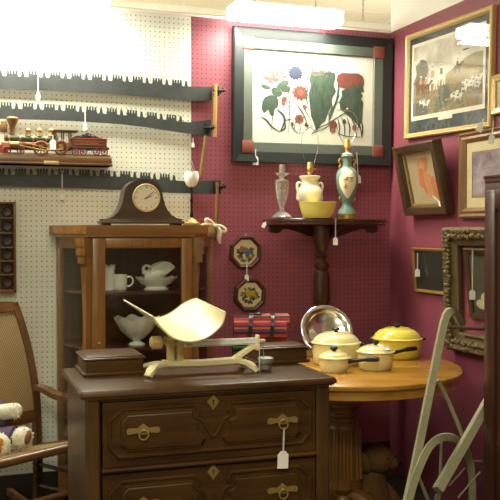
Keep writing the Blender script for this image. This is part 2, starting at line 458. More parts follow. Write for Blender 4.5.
# ------------------------------------------------------------------ model steam train
yc = -.062
o = thing('model_train', 'painted model steam locomotive and tender on a wooden plaque', 'model train', ony(50, 167, -.06))
def w(px, py, y=yc): return ony(px, py, y)
C = {'green': plain('loco_green', (.045,.065,.032), .4), 'red': plain('loco_red', (.27,.04,.025), .45), 'rust': plain('loco_rust', (.22,.07,.03), .5), 'gold': plain('loco_gold', (.33,.21,.06), .45, .3), 'black': plain('loco_black', (.025,.027,.022), .5), 'tan': plain('loco_tan', (.22,.115,.04), .5)}
xl = -2.46
r0, r1 = w(-20, 157), w(110, 166.5); 
b = MB(); zt, zb = w(110, 157.6).z, w(110, 167).z
b.bx(xl, r1.x, -.115, -.004, zb, zt-.006, 0, .004); b.bx(xl, r1.x+.003, -.12, -.002, zb, zb+.012, 0, .003)
bs = b.build('plaque', wood('plaque_wood', (.07,.034,.012), (.17,.085,.03), 'x'), o, world=True)
MB().bx(w(44,162,-.121).x, w(59,162,-.121).x, -.121, -.114, w(50,164.4,-.12).z, w(50,160.9,-.12).z, 0, .001).build('nameplate', M['gold'], bs, world=True, label='small gilt nameplate')
b = MB(); zr = zt
b.bx(xl, r1.x-.005, -.105, -.015, zr-.007, zr+.002); 
for yy in (-.09, -.035): b.bx(xl, r1.x-.005, yy-.004, yy+.004, zr+.002, zr+.010)
for k in range(26): b.bx(r1.x-.02-k*.026, r1.x-.008-k*.026, -.102, -.018, zr+.001, zr+.005)
b.build('track', plain('track_tan', (.30,.22,.12), .6), bs, world=True)
zb0 = w(30, 142, yc).z; zb1 = w(30, 135.8, yc).z; rb = (zb1-zb0)/2*1.05; zc = (zb0+zb1)/2
b = MB(); b.cyl((w(6,139).x, yc, zc), (w(58,139).x, yc, zc), rb, rb*1.08, 18)
bo = b.build('boiler', C['green'], o, world=True)
b = MB()
for px in (9, 20, 33, 46, 57): x = w(px,139).x; MB().cyl((x-.004, yc, zc), (x+.004, yc, zc), rb*1.12, rb*1.12, 18).build('boiler_band', C['gold'], bo, world=True)
x = w(12.5,130).x; z = [w(12,py).z for py in (135,131,126,121,118.5,117)]
MB().lathe([(.013,z[0]),(.011,z[1]),(.015,z[2]),(.027,z[3]),(.030,z[4]),(.024,z[5]),(.0,z[5])], (x,yc,0), 18).build('smokestack', C['tan'], o, world=True)
b = MB(); p = w(3.6,128); b.box(p, (.032,.034,.042), 0, None, .003); b.box(p+Vector((0,0,.025)), (.024,.028,.012), 0, None, .002); b.cyl(p+Vector((-.018,0,0)), p+Vector((-.024,0,0)), .014, .014, 14)
b.build('headlamp', C['tan'], o, world=True)
for px in (28.5, 39.5, 51.5):
    x = w(px,132).x; za, zz = w(px,136).z, w(px,129).z; h = zz-za
    MB().lathe([(.017,za),(.014,za+h*.2),(.013,za+h*.65),(.017,za+h*.72),(.017,za+h*.8),(.010,za+h),(.003,za+h*1.2),(0,za+h*1.25)], (x,yc,0), 14).build('dome', C['gold'], o, world=True)
b = MB(); x0, x1 = w(54,140).x, w(71,140).x; zf, zr2 = w(60,150).z, w(60,132).z
b.bx(x0, x1, -.10, -.024, zf, zf+.035, 0, .002)
for xx in (x0+.005, (x0+x1)/2, x1-.005):
    for yy in (-.096, -.028): b.bx(xx-.003, xx+.003, yy-.003, yy+.003, zf, zr2)
cab = b.build('cab', C['rust'], o, world=True)
b = MB(); x2 = w(77,131).x; b.bx(x0-.006, x2, -.107, -.017, zr2, zr2+.007, 0, .002); b.build('cab_roof', plain('cab_roof_brown', (.10,.075,.04), .5), cab, world=True)
p = w(14,144.5,-.105); b = MB(); b.cyl(p+Vector((-.02,0,0)), p+Vector((.02,0,0)), .015, .015, 14); b.cyl(p+Vector((-.022,0,0)), p+Vector((-.018,0,0)), .018, .018, 14); b.cyl(p+Vector((.018,0,0)), p+Vector((.022,0,0)), .018, .018, 14); b.build('cylinder', C['gold'], o, world=True)
b = MB(); b.bx(w(0,149).x-.06, w(68,149).x, -.085, -.035, w(30,150).z, w(30,146).z, 0, .003); b.build('chassis', C['black'], o, world=True)
b = MB(); p = w(0, 144); MB().bx(w(17,144).x, w(70,144).x, -.098, -.026, w(30,146.6).z, w(30,143.4).z, 0, .003).build('running_board', C['rust'], o, world=True)
b = MB(); p = w(8,147,-.09); b.bx(w(1,147).x, w(24,147).x, -.092, -.032, w(8,149.5).z, w(8,143).z, 0, .004); b.cyl((w(9,139).x-.012, yc, zc), (w(9,139).x-.022, yc, zc), rb*1.0, rb*.9, 18); b.build('smokebox', C['rust'], o, world=True)
b = MB(); p = w(-2,150)
b.prism([(p.x-.05, p.z-.022), (p.x+.045, p.z-.022), (p.x+.045, p.z+.018), (p.x+.01, p.z+.018)], -.10, -.022, 'y'); b.build('cowcatcher', C['red'], o, world=True)
def wheel(px, py, rpx, m, y=-.102):
    p = w(px, py, y); r = rpx/200; b = MB(); X = Euler((math.pi/2, 0, 0)).to_matrix()
    b.torus(p, r*.86, r*.16, 22, 6, 0, X); b.cyl(p+Vector((0,.006,0)), p-Vector((0,.008,0)), r*.22, r*.22, 10)
    for k in range(8): a = k*math.pi/4; b.cyl(p, p+Vector((math.cos(a)*r*.9, 0, math.sin(a)*r*.9)), r*.07, r*.07, 6)
    wo = b.build('wheel', m, o, world=True)
    return p
for px, py, r in ((6.7,150.2,4.2), (20.6,151.2,3.8)): wheel(px, py, r, C['red'])
q1 = wheel(41, 148.5, 7.6, C['rust']); q2 = wheel(61, 147.6, 7.2, C['rust'])
for px, py in ((75.6,152),(83.5,152),(96.7,152),(104.4,152)): wheel(px, py, 3.6, C['red'])
b = MB(); b.tube([w(15,144.5,-.113), q1+Vector((.01,-.012,-.01)), q2+Vector((.01,-.012,-.01))], .0035, 6); b.tube([w(22,142,-.113), w(55,150.5,-.113)], .0025, 6); b.build('side_rod', C['gold'], o, world=True)
for q in (q1, q2): MB().cyl(q+Vector((0,.004,.006)), q+Vector((0,-.012,.006)), .013, .011, 10).build('hub', C['gold'], o, world=True)
b = MB(); x0, x1 = w(71,143).x, w(105.5,143).x; za, zz = w(88,147.6).z, w(88,140).z
b.bx(x0, x1, -.10, -.024, za, zz, 0, .003); b.bx(x0-.003, x1+.003, -.104, -.020, zz-.002, zz+.005, 0, .002)
te = b.build('tender', C['red'], o, world=True)
b = MB(); b.bx(x0-.012, x1+.012, -.104, -.02, w(88,150).z, za, 0, .003); b.build('tender_frame', C['black'], te, world=True)
b = MB(); zc2 = zz+.004; xm = (x0*.55+x1*.45)
for k in range(60):
    u = random.uniform(-1, 1); v = random.uniform(-1, 1); hh = .028*max(0, 1-abs(u))*(1-.4*abs(v))
    b.ball((xm+u*(x1-x0)*.42, yc+v*.034, zc2+hh*.8), random.uniform(.006,.010), 0, 6)
b.prism([(x0+.01,zc2),(x1-.012,zc2),(xm,zc2+.028)], -.095, -.03, 'y'); b.build('coal', C['black'], te, world=True)
b = MB(); b.bx(x0+.012, x1-.012, -.102, -.099, za+.010, za+.013); b.bx(x0+.012, x1-.012, -.102, -.099, zz-.012, zz-.009)
for k in range(9): b.bx(x0+.045+k*.0095, x0+.051+k*.0095, -.102, -.099, za+.016, zz-.016)
b.build('gilt_lining', C['gold'], te, world=True)
tag_px(52.8, 135, 139.6, -.125, 'white price tag tied to the model locomotive', size=.85)

# ------------------------------------------------------------------ compartment box (left)
o = thing('compartment_box', 'dark reddish wooden wall box divided into small cells, beside the rocking chair', 'wall box', ony(16, 292.5, 0))
D = -.055
xr = ony(16, 250, D).x; zt, zb = ony(14, 201.8, D).z, ony(14, 292.6, D).z; xl = xr-.235; t = .011
b = MB(); b.bx(xl, xr, D, -.002, zt-t, zt, 0, .002); b.bx(xl, xr, D, -.002, zb, zb+t*1.3, 0, .002); b.bx(xl, xl+t, D, -.002, zb, zt, 0, .002); b.bx(xr-t, xr, D, -.002, zb, zt, 0, .002)
b.build('frame', wood('redwood', (.10,.028,.012), (.26,.085,.04), 'z'), o, world=True)
MB().bx(xl+.003, xr-.003, -.008, -.002, zb+.003, zt-.003).build('back_board', M['darkwood_z'], o, world=True)
rows = [ony(8, py, D).z for py in (218, 233, 247.3, 261, 274.8)]; zs = [zt-t] + rows + [zb+t*1.3]
for z in rows: MB().bx(xl+t, xr-t, D+.004, -.008, z-.003, z+.003).build('divider', M['bwood'], o, world=True)
for k in (1, 2): MB().bx(xl+k*(xr-xl)/3-.003, xl+k*(xr-xl)/3+.003, D+.004, -.008, zb+t, zt-t).build('upright_divider', M['bwood'], o, world=True)
for i in range(6):
    for k in range(3):
        cx = xl+(k+.5)*(xr-xl)/3; cz = (zs[i]+zs[i+1])/2
        MB().lathe([(.027,0),(.027,.014),(.022,.016),(.020,.006),(0,.004)], (cx, -.008, cz-.002), 18, 0, Euler((math.pi/2,0,0)).to_matrix()).build('cup', M['darkwood_x'], o, world=True)
# ------------------------------------------------------------------ china cabinet
YF = -.40
xl, xr = ony(92, 230, YF).x, ony(191.5, 230, YF).x
ZT = 1.412; ZB = .08
bl, br = ony(57, 300, -.03).x, ony(211, 300, -.03).x
cab = thing('china_cabinet', 'oak china cabinet with glass door and sides, against the wall behind the dresser', 'cabinet', ((xl+xr)/2, -.2, 0))
# top slab with cut corners
e = .022
tl, trr = ony(49, 228, -.015).x, ony(211.5, 228, -.015).x
poly = [(tl, -.012), (tl, -.06), (ony(82,230,YF+.04).x-.02, YF+.05), (xl-.03, YF-e), (xr+.02, YF-e), (xr+.10, YF+.05), (trr, -.10), (trr, -.012)]
b = MB(); b.prism(poly, ZT-.040, ZT, 'z'); b.prism([(x*.985+(xl+xr)/2*.015, y*.97-.006) for x, y in poly], ZT-.055, ZT-.040, 'z')
b.build('top', M['oak_x'], cab, world=True, smooth=False)
plan = [(bl, -.015), (bl, -.05), (xl, YF), (xr, YF), (br, -.05), (br, -.015)]
b = MB(); b.prism(plan, ZB, ZB+.12, 'z'); b.build('plinth', M['oak_x'], cab, world=True, smooth=False)
b = MB(); b.prism([(bl,-.014),(br,-.014),(br,-.006),(bl,-.006)], ZB, ZT-.05, 'z'); b.build('back_panel', M['oak_y'], cab, world=True, smooth=False)
b = MB(); b.prism([(x*.99+(xl+xr)/2*.01, y*.98-.002) for x, y in plan], ZT-.11, ZT-.055, 'z'); b.build('frieze', M['oak_x'], cab, world=True, smooth=False)
for x, y in ((bl+.016, -.035), (br-.014, -.035)):
    MB().bx(x-.016, x+.016, y-.018, y+.022, 0, ZT-.05, 0, .003).build('back_post', M['oak_z'], cab, world=True)
def side(pa, pb, nm):
    pa, pb = Vector((*pa, 0)), Vector((*pb, 0)); d = (pb-pa).normalized(); n = Vector((-d.y, d.x, 0)) * .003
    b = MB(); b.loft([[pa-n+Vector((0,0,z)), pb-n+Vector((0,0,z)), pb+n+Vector((0,0,z)), pa+n+Vector((0,0,z))] for z in (ZB+.12, ZT-.11)])
    return b.build(nm, M['glass'], cab, world=True, smooth=False)
side((bl+.01, -.06), (xl-.005, YF+.015), 'side_glass'); side((xr+.005, YF+.015), (br-.01, -.06), 'side_glass')
# corner pilasters: a waving upright with a scroll bracket on top
for sx, (cx, cy), (ex, ey) in ((-1, (xl, YF), (bl, -.05)), (1, (xr, YF), (br, -.05))):
    d = Vector((ex-cx, ey-cy, 0)).normalized(); c0 = Vector((cx, cy, 0)) + d*.05
    n = Vector((-d.y, d.x, 0));
    if n.y > 0: n = -n
    rings = []; H = ZT-.11
    for k in range(25):
        u = k/24; z = ZB+.1 + u*(H-ZB-.06)
        wv = .009*math.sin(u*math.pi*2+.4); wd_ = .036 + .010*math.cos(u*math.pi*2)
        c = c0 + n*(.012+wv)
        rings.append([c-d*wd_*.8-n*.02+Vector((0,0,z)), c+d*wd_*.8-n*.02+Vector((0,0,z)), c+d*wd_*.6+n*.012+Vector((0,0,z)), c-d*wd_*.6+n*.012+Vector((0,0,z))])
    b = MB(); b.loft(rings); pil = b.build('pilaster', M['oak_z'], cab, world=True)
    b = MB(); c = c0 + n*.02
    for z, ww, dd in ((H-.012, .044, .034), (H-.05, .036, .026), (H+.03, .048, .04)):
        b.loft([[c-d*ww-n*.03+Vector((0,0,z+zz)), c+d*ww-n*.03+Vector((0,0,z+zz)), c+d*ww+n*dd*.5+Vector((0,0,z+zz)), c-d*ww+n*dd*.5+Vector((0,0,z+zz))] for zz in (-.02, .022)])
    b.build('scroll_bracket', M['oak_z'], pil, world=True, smooth=False)
# door
sw = .060
door = MB()
door.bx(xl, xl+sw, YF-.012, YF+.012, ZB+.13, ZT-.062, 0, .003); door.bx(xr-sw+.008, xr, YF-.012, YF+.012, ZB+.13, ZT-.062, 0, .003)
door.bx(xl+sw, xr-sw+.008, YF-.011, YF+.011, ZT-.062-.045, ZT-.062, 0, .003); door.bx(xl+sw, xr-sw+.008, YF-.011, YF+.011, ZB+.13, ZB+.2, 0, .003)
do = door.build('door', M['oak_z'], cab, world=True)
MB().bx(xl+sw-.006, xr-sw+.014, YF-.002, YF+.002, ZB+.19, ZT-.10).build('door_glass', M['glass'], do, world=True, smooth=False)
MB().ball((xl+.03, YF-.02, .86), .008).build('knob', M['oldbrass'], do, world=True)
zsh = [ony(140, 291.5, YF+.03).z, ony(150, 347, YF+.03).z, .45]
def inset(k): return [(bl+.03,-.02),(bl+.03,-.06),(xl+.012,YF+k),(xr-.012,YF+k),(br-.03,-.06),(br-.03,-.02)]
for z in zsh:
    b = MB(); b.prism(inset(.026), z-.014, z, 'z'); b.build('shelf', M['mahog'], cab, world=True, smooth=False)

# ---- white glass inside the cabinet
z1, z2 = zsh[0]+.0005, zsh[1]+.0005
def s_at(px, y, z): p = ony(px, 250, y); return (p.x, y, z)
m1 = pxm(4.2)
c = s_at(109, -.27, z1)
o = thing('tumbler', 'white glass tumbler with a scalloped rim, beside the mug in the cabinet', 'tumbler', c)
rings = []; n = 36; H = .118
for r, z, am in ((.022,0,0),(.026,.003,0),(.025,.03,0),(.026,.09,0),(.029,H,.010),(.026,H,.010),(.023,.09,0),(.021,.008,0)):
    rings.append([(r*math.cos(2*math.pi*i/n), r*math.sin(2*math.pi*i/n), z+am*math.cos(6*2*math.pi*i/n)) for i in range(n)])
MB().loft(rings).build('body', M['milk'], o)
c = s_at(120.2, -.26, z1)
o = thing('mug', 'plain white glass mug with a round handle on the upper cabinet shelf', 'mug', c)
MB().lathe([(.028,0),(.031,.003),(.033,.02),(.034,.076),(.0335,.078),(.030,.076),(.029,.02),(.027,.008),(0,.007)], n=28).build('body', M['milk'], o)
b = MB(); b.tube(smoothpts([(.031,-.002,.064),(.048,-.004,.066),(.060,-.006,.054),(.060,-.006,.036),(.048,-.004,.022),(.031,-.002,.018)], 5), .0045, 8); b.build('handle', M['milk'], o)
# swan dish
c = s_at(156, -.25, z1)
o = thing('swan_dish', 'white glass swan sitting in a footed dish on the upper cabinet shelf', 'dish', c)
sc = .105
rings = []; n = 48
for r, z, am in ((.062,0,0),(.063,.006,0),(.050,.012,0),(.056,.018,0),(.075,.03,0),(.092,.045,0),(.104,.058,.004),(.106,.062,.004),(.100,.060,.004),(.085,.044,0),(.06,.028,0)):
    rings.append([(r*math.cos(2*math.pi*i/n), .72*r*math.sin(2*math.pi*i/n), z+am*math.cos(12*2*math.pi*i/n)) for i in range(n)])
MB().loft(rings).build('bowl', M['milk'], o)
b = MB()
for i in range(16):
    a = 2*math.pi*i/16
    for s in (1, -1):
        pts = [(( .070+.030*k/4)*math.cos(a+s*.12*(k-2)), .72*(.070+.030*k/4)*math.sin(a+s*.12*(k-2)), .027+.030*k/4) for k in range(5)]
        b.tube(pts, .0026, 5)
b.build('lattice', M['milk'], o)
b = MB()   # swan: body with raised wing and a curved neck
body = [(-.060,.066,.014),(-.046,.070,.034),(-.010,.074,.044),(.030,.082,.038),(.060,.094,.022),(.084,.104,.004)]
b.loft([[(x, r*math.cos(t)*.9, z+r*.75*math.sin(t)) for t in [2*math.pi*i/16 for i in range(16)]] for x, z, r in body])
sw_ = b.build('swan', M['milk'], o)
b = MB(); b.tube(smoothpts([(-.044,0,.080),(-.062,0,.092),(-.062,0,.110),(-.048,0,.120),(-.034,0,.113)], 5), [.015]*6+[.0085]*6+[.0065]*6+[.007]*3, 10)
b.ball((-.034,0,.114),(.011,.008,.008)); b.cyl((-.028,0,.111),(-.016,0,.102),.005,.002,8); b.build('neck', M['milk'], sw_)
for s in (-1, 1):
    b = MB(); pts = [(-.044,s*.026,.078),(-.030,s*.034,.106),(-.004,s*.034,.126),(.034,s*.028,.140),(.066,s*.020,.134),(.094,s*.012,.110),(.06,s*.028,.086),(.01,s*.034,.070)]
    b.loft([[Vector(p)+Vector((0,s*.006,0)) for p in pts], [Vector(p)-Vector((0,s*.006,0)) for p in pts]]); b.build('wing', M['milk'], sw_)
# compote on the lower shelf
c = s_at(136.5, -.28, z2); 
o = thing('compote', 'large faceted milk glass compote on a stem on the lower cabinet shelf', 'compote', c)
rings = []; n = 48
for r, z, am, lo in ((.040,0,0,0),(.042,.006,0,0),(.034,.012,0,0),(.018,.020,0,0),(.018,.025,0,0),(.040,.036,0,.05),(.076,.072,0,.08),(.103,.118,.005,.08),(.110,.134,.008,.08),(.106,.134,.008,.08),(.095,.115,.004,.08),(.064,.070,0,.06),(.02,.040,0,0)):
    rings.append([(r*(1+lo*abs(math.cos(4*t))-lo/2)*math.cos(t), r*(1+lo*abs(math.cos(4*t))-lo/2)*math.sin(t), z+am*math.cos(8*t)) for t in [2*math.pi*i/n for i in range(n)]])
MB().loft(rings).build('body', M['milk'], o)

# ------------------------------------------------------------------ mantel clock
yk = -.20
p0, p1 = ony(101.5, 222, yk-.06), ony(184, 222, yk-.06)
ck = thing('mantel_clock', 'dark walnut tambour mantel clock with a round pale dial on the china cabinet', 'clock', ((p0.x+p1.x)/2, yk, ZT+.001))
half = (p1.x-p0.x)/2; kz = .0048     # metres per photo pixel at the clock
b = MB(); b.bx(-half, half, -.068, .062, .008, .022, 0, .004); b.bx(-half+.01, half-.01, -.064, .058, .020, .030, 0, .004); b.build('base', M['clockwood'], ck)
for s in (-1, 1):
    MB().bx(s*half*.86-.02, s*half*.86+.02, -.055, .05, 0, .009, 0, .003).build('foot', M['black'], ck)
prof = [(101.5,220.3),(108,219),(113,216.5),(117.5,212.5),(120.5,207.5),(122.8,201),(124,194),(125.5,188.5),(129,183.8),(134,180.8),(139,179.2),(144.5,178.7),(150,179.3),(155,181.2),(159.5,184.8),(162,190),(163,197),(164.8,204),(167.5,210),(171.5,214.8),(176.5,218),(184,220.3)]
q = [(x.x-ck.location.x, x.z-ck.location.z) for x in (ony(a, c, yk-.055) for a, c in prof)]
q = [(u, v) for u, v in q]
q = [(q[0][0], .028)] + [(u, max(v, .03)) for u, v in q] + [(q[-1][0], .028)]
b = MB(); b.prism(q, -.055, .05, 'y'); b.prism([(u*.965, .028+(v-.028)*.97) for u, v in q], -.059, -.055, 'y')
b.build('case', M['clockwood'], ck)
dc = ony(146.3, 197.8, yk-.06) - Vector(ck.location); X = Euler((math.pi/2, 0, 0)).to_matrix(); rd = .070
b = MB(); b.torus((dc.x, -.062, dc.z), rd*.93, .005, 40, 8, 0, X); bz = b.build('bezel', plain('bezel_brass', (.58,.48,.25), .4, .4), ck)
MB().cyl((dc.x, -.058, dc.z), (dc.x, -.062, dc.z), rd*.93, rd*.93, 40).build('dial', plain('dial_silver', (.78,.76,.62), .5, 0, .12, 8), ck)
b = MB()
for k in range(12):
    a = math.pi/2-k*math.pi/6; u, v = math.cos(a), math.sin(a)
    for s in ((-.0022, .0022) if k % 3 == 0 else (0,)):
        c0 = Vector((dc.x+u*rd*.66-v*s, -.0625, dc.z+v*rd*.66+u*s)); c1 = Vector((dc.x+u*rd*.80-v*s, -.0625, dc.z+v*rd*.80+u*s)); b.tube([c0, c1], .0012, 5)
b.build('numerals', plain('numeral_grey', (.12,.10,.07), .5), ck)
MB().cyl((dc.x, -.0622, dc.z), (dc.x, -.0632, dc.z), rd*.36, rd*.36, 24).build('dial_centre', plain('dial_cream', (.80,.75,.60), .4), ck)
for nm, ang, ln, ww in (('minute_hand', R(42), .76, .0016), ('hour_hand', R(20), .42, .002)):
    a = ang; MB().tube([(dc.x-math.cos(a)*.01, -.066, dc.z-math.sin(a)*.01), (dc.x+math.cos(a)*rd*ln, -.066, dc.z+math.sin(a)*rd*ln)], [ww, ww*.5], 6).build(nm, M['black'], ck)

# ------------------------------------------------------------------ little milk glass lamp and bow on the cabinet
yk = -.17; p = ony(191.5, 220, yk)
o = thing('small_lamp', 'slim brass lamp with a white tulip glass shade beside the mantel clock', 'lamp', (p.x, yk, ZT+.001))
MB().lathe([(.042,0),(.043,.010),(.038,.018),(.030,.021),(.026,.028),(.016,.034),(.008,.040),(.0,.041)], n=28).build('base', M['oldbrass'], o)
zs = ony(192, 187.5, yk).z - ZT
MB().lathe([(.0055,.036),(.009,.05),(.006,.075),(.0055,zs*.6),(.009,zs*.66),(.0055,zs*.72),(.006,zs+.004)], n=12).build('stem', M['iron'], o)
b = MB(); n = 36; rings = []
for r, z, am in ((.012,zs,0),(.026,zs+.010,0),(.037,zs+.035,0),(.039,zs+.055,0),(.034,zs+.078,.004),(.031,zs+.078,.004),(.035,zs+.055,0),(.030,zs+.025,0),(.01,zs+.008,0)):
    rings.append([(r*math.cos(2*math.pi*i/n), r*math.sin(2*math.pi*i/n), z+am*math.cos(5*2*math.pi*i/n)) for i in range(n)])
b.loft(rings).build('shade', M['milk'], o)
b = MB(); b.tube(smoothpts([(.012,0,zs+.055),(.006,.0,zs+.09),(-.006,0,zs+.125),(.002,0,zs+.13),(.014,0,zs+.09),(.018,0,zs+.06)],5), .0018, 6); b.build('loop', plain('pale_cord', (.62,.45,.38), .8), o)
p = ony(211, 225, -.13)
o = thing('ribbon_bow', 'cream cloth bow draped over the right corner of the china cabinet', 'bow', (p.x, -.13, ZT))
cl = plain('cream_cloth', (.78,.70,.48), .85, 0, .15, 60, .3)
def bw(px, py, y=-.13): q = ony(px, py, y); return (q.x-p.x, q.y+.13, q.z-ZT)
for nm, pts, r in (('loop', [(215,225),(211,221),(206.5,219),(206,221.5),(210,224),(215,225.5)], .007), ('loop', [(216,225),(221,226),(225.5,229.5),(224,232),(219,229),(216,226)], .007), ('tail', [(216,226),(219.5,231),(219,238),(220,244)], .012), ('tail', [(213,224.5),(207,224),(201,224.8)], .007)):
    b = MB(); P = smoothpts([bw(a, c) for a, c in pts], 5)
    b.tube(P, [r*(.55+.6*math.sin(math.pi*min(1,(i+1)/len(P)))) for i in range(len(P))], 8); b.build(nm, cl, o)
MB().ball(bw(216,226,-.14), (.012,.012,.012)).build('knot', cl, o)
# ------------------------------------------------------------------ dresser
DH = .90
FL, BL = onz(79.5, 392.5, DH), onz(65, 369, DH)
phi = R(-1.0)
ux = Vector((math.cos(phi), math.sin(phi), 0)); rel = FL-CAM; k_ = (338.5-250)/FOC
DW = (k_*rel.dot(FWD)-rel.dot(RGT))/(ux.dot(RGT)-k_*ux.dot(FWD)); FR = FL+ux*DW
dep = (BL-FL).dot(Vector((-math.sin(phi), math.cos(phi), 0)))
dep = .50
mid = (FL+FR)/2
dr = thing('dresser', 'dark oak dresser with panelled drawers, brass ring pulls and glove boxes on top', 'dresser', (mid.x, mid.y, 0), phi)
DM = mat_of(dr); hw = DW/2; ov = .022
def dl(px, py, y=ov): return onp(px, py, 'y', y, DM)      # sight line meets the plane of the drawer fronts
# top slab with a moulded, rounded-corner edge
def rrect(x, y0, y1, r, n=5):
    P = []
    for cx, cy, a0 in ((x-r, y0+r, -90), (x-r, y1-r, 0), (-x+r, y1-r, 90), (-x+r, y0+r, 180)):
        for k in range(n+1): a = R(a0+90*k/n); P.append((cx+r*math.cos(a), cy+r*math.sin(a)))
    return P
b = MB(); rings = []
for i, z in ((.012,DH-.027),(.006,DH-.026),(.006,DH-.021),(.0,DH-.018),(0,DH-.010),(.003,DH-.004),(.005,DH-.0035),(.006,DH-.001),(.009,DH)):
    rings.append([(x, y, z) for x, y in rrect(hw-i, i, dep-i, .016)])
b.loft(rings).build('top', M['dresser'], dr)
b = MB(); fx0, fx1 = -hw+ov, hw-ov
pw = .047; zl = DH-.027
b.bx(fx0, fx0+.018, ov+.01, dep-.012, .06, zl); b.bx(fx1-.018, fx1, ov+.01, dep-.012, .06, zl)
b.bx(fx0, fx1, dep-.024, dep-.012, .06, zl); b.bx(fx0, fx1, ov+.012, dep-.012, .06, .08)
b.bx(fx0+.01, fx1-.01, ov+.004, ov+.02, zl-.012, zl)
b.build('carcass', M['dresser_z'], dr)
for s in (-1, 1):
    x = s*(hw-ov-pw/2+.002)
    b = MB(); b.prism([(x-pw/2, ov+.006), (x-pw/2+.008, ov-.004), (x+pw/2-.008, ov-.004), (x+pw/2, ov+.006), (x+pw/2, ov+.06), (x-pw/2, ov+.06)], 0, zl, 'z'); b.build('corner_post', M['dresser_z'], dr, smooth=False)
    MB().bx(s*(hw-ov-.02)-.02, s*(hw-ov-.02)+.02, dep-.06, dep-.014, 0, .07).build('rear_foot', M['dresser_z'], dr)
ix0, ix1 = fx0+pw, fx1-pw; iw = ix1-ix0
# measured heights of the drawer lines
zr1 = (dl(97,472.5).z + dl(322,452).z)/2        # rail under the first drawer
rail = .018; ztop = zl-.010
d1 = (zr1+rail/2, ztop); h1 = d1[1]-d1[0]
ds = [d1]; zb = d1[0]-rail
for f in (1.05, 1.12):
    ds.append((zb-h1*f, zb)); zb -= h1*f+rail
def moulding(b, pts, r, y, flat=1.0):
    b.tube([(u, y, v) for u, v in pts], r, 6, 0, closed=True)
for i, (za, zz) in enumerate(ds):
    b = MB(); b.bx(ix0, ix1, ov-.002, ov+.02, za-rail, za-.002, 0, .002); b.tube([(ix0, ov-.006, za-rail*.45), (ix1, ov-.006, za-rail*.45)], .0075, 8)
    b.build('drawer_rail', M['dresser'], dr)
    H = zz-za
    b = MB(); b.bx(ix0+.003, ix1-.003, ov+.002, ov+.02, za, zz-.004)
    w_ = iw; c = (ix0+ix1)/2
    def U(u): return ix0+u*w_
    def V(v): return za+v*H
    # broad raised ground with a stepped V-shaped notch in the middle, then two raised fields upon it
    half_o = [(.072,.15),(.036,.30),(.034,.70),(.060,.78),(.088,.87),(.415,.87),(.430,.77),(.420,.67),(.452,.62),(.462,.52),(.480,.42),(.5,.36)]
    left = half_o; right = [(1-u, v) for u, v in half_o[-2::-1]]
    q = [(U(u), V(v)) for u, v in left+right]
    b.prism(q, ov+.004, ov-.003, 'y'); moulding(b, q, .0056, ov-.003)
    for s in (-1, 1):
        def sx(u): return U(u) if s < 0 else U(1-u)
        inner = [(.105,.24),(.445,.24),(.458,.33),(.440,.44),(.425,.50),(.428,.60),(.402,.66),(.402,.79),(.105,.79),(.085,.70),(.085,.33)]
        q = [(sx(u), V(v)) for u, v in inner]; cx = sum(u for u, v in q)/len(q); cz = sum(v for u, v in q)/len(q)
        q2 = [(u+(cx-u)*.045, v+(cz-v)*.10) for u, v in q]
        b.loft([[(u, ov, v) for u, v in q], [(u, ov-.006, v) for u, v in q], [(u, ov-.0115, v) for u, v in q2]])
        moulding(b, q, .0036, ov-.006)
    dw = b.build('drawer', M['dresser'], dr, angle=30)
    # escutcheon and two ring pulls
    zc = V(.90)
    b = MB(); b.prism([(c-.020, zc), (c, zc-.026), (c+.020, zc), (c, zc+.022)], ov-.002, ov+.003, 'y'); 
    b.cyl((c, ov-.0028, zc+.003), (c, ov-.0015, zc+.003), .0035, .0035, 10, 1); b.prism([(c-.002, zc-.009), (c+.002, zc-.009), (c+.0012, zc+.003), (c-.0012, zc+.003)], ov-.0028, ov-.0015, 'y', 1)
    es = b.build('escutcheon', [M['oldbrass'], M['black']], dw, smooth=False)
    for u in (.178, .826):
        z0 = V(.55); x0 = U(u); yq = ov-.0125
        b = MB(); b.prism([(x0-.052, z0-.007),(x0-.046, z0-.012),(x0-.02, z0-.008),(x0-.012,z0-.014),(x0+.012,z0-.014),(x0+.02,z0-.008),(x0+.046,z0-.012),(x0+.052,z0-.007),(x0+.052,z0+.003),(x0+.044,z0+.008),(x0+.018,z0+.006),(x0,z0+.020),(x0-.018,z0+.006),(x0-.044,z0+.008),(x0-.052,z0+.003)], yq-.003, yq+.001, 'y')
        b.ball((x0, yq-.006, z0), .006, 0, 8); b.torus((x0, yq-.009, z0-.014), .0145, .0026, 20, 6, 0, Euler((math.pi/2-.12, 0, 0)).to_matrix())
        b.build('ring_pull', M['oldbrass'], dw, label='brass ring pull')
    if i == 0: tag_at = DM @ Vector((U(.826), ov-.024, V(.56)-.026))
b = MB(); b.bx(fx0, fx1, ov+.004, ov+.02, .0, zb, 0, .003); b.build('base_rail', M['dresser'], dr)
# glove boxes fixed at the back corners of the top
def glove_box(x0, x1, y0, y1):
    b = MB(); b.bx(x0, x1, y0, y1, DH, DH+.012, 0, .004); b.bx(x0+.010, x1-.010, y0+.010, y1-.006, DH+.010, DH+.052, 0, .002)
    g = b.build('glove_box', M['dresser'], dr)
    b = MB(); b.bx(x0+.002, x1-.002, y0+.002, y1-.002, DH+.052, DH+.060, 0, .004); b.bx(x0+.012, x1-.012, y0+.012, y1-.010, DH+.059, DH+.064, 0, .004)
    b.build('lid', M['dresser'], g)
I = DM.inverted()
a = I @ onz(83, 377.5, DH); c2 = I @ onz(310.5, 362.5, DH)
gx = I @ onz(146, 373.5, DH); g2 = I @ onz(258, 366, DH)
yb_ = dep-.012
glove_box(a.x, max(gx.x, a.x+.16), a.y, yb_)
glove_box(min(g2.x, c2.x-.16), c2.x, max(c2.y, yb_-.2), yb_)
price_tag(tag_at, .075, 'white price tag hanging from the right pull of the top dresser drawer', lean=.03, size=1.0, yaw=.2)

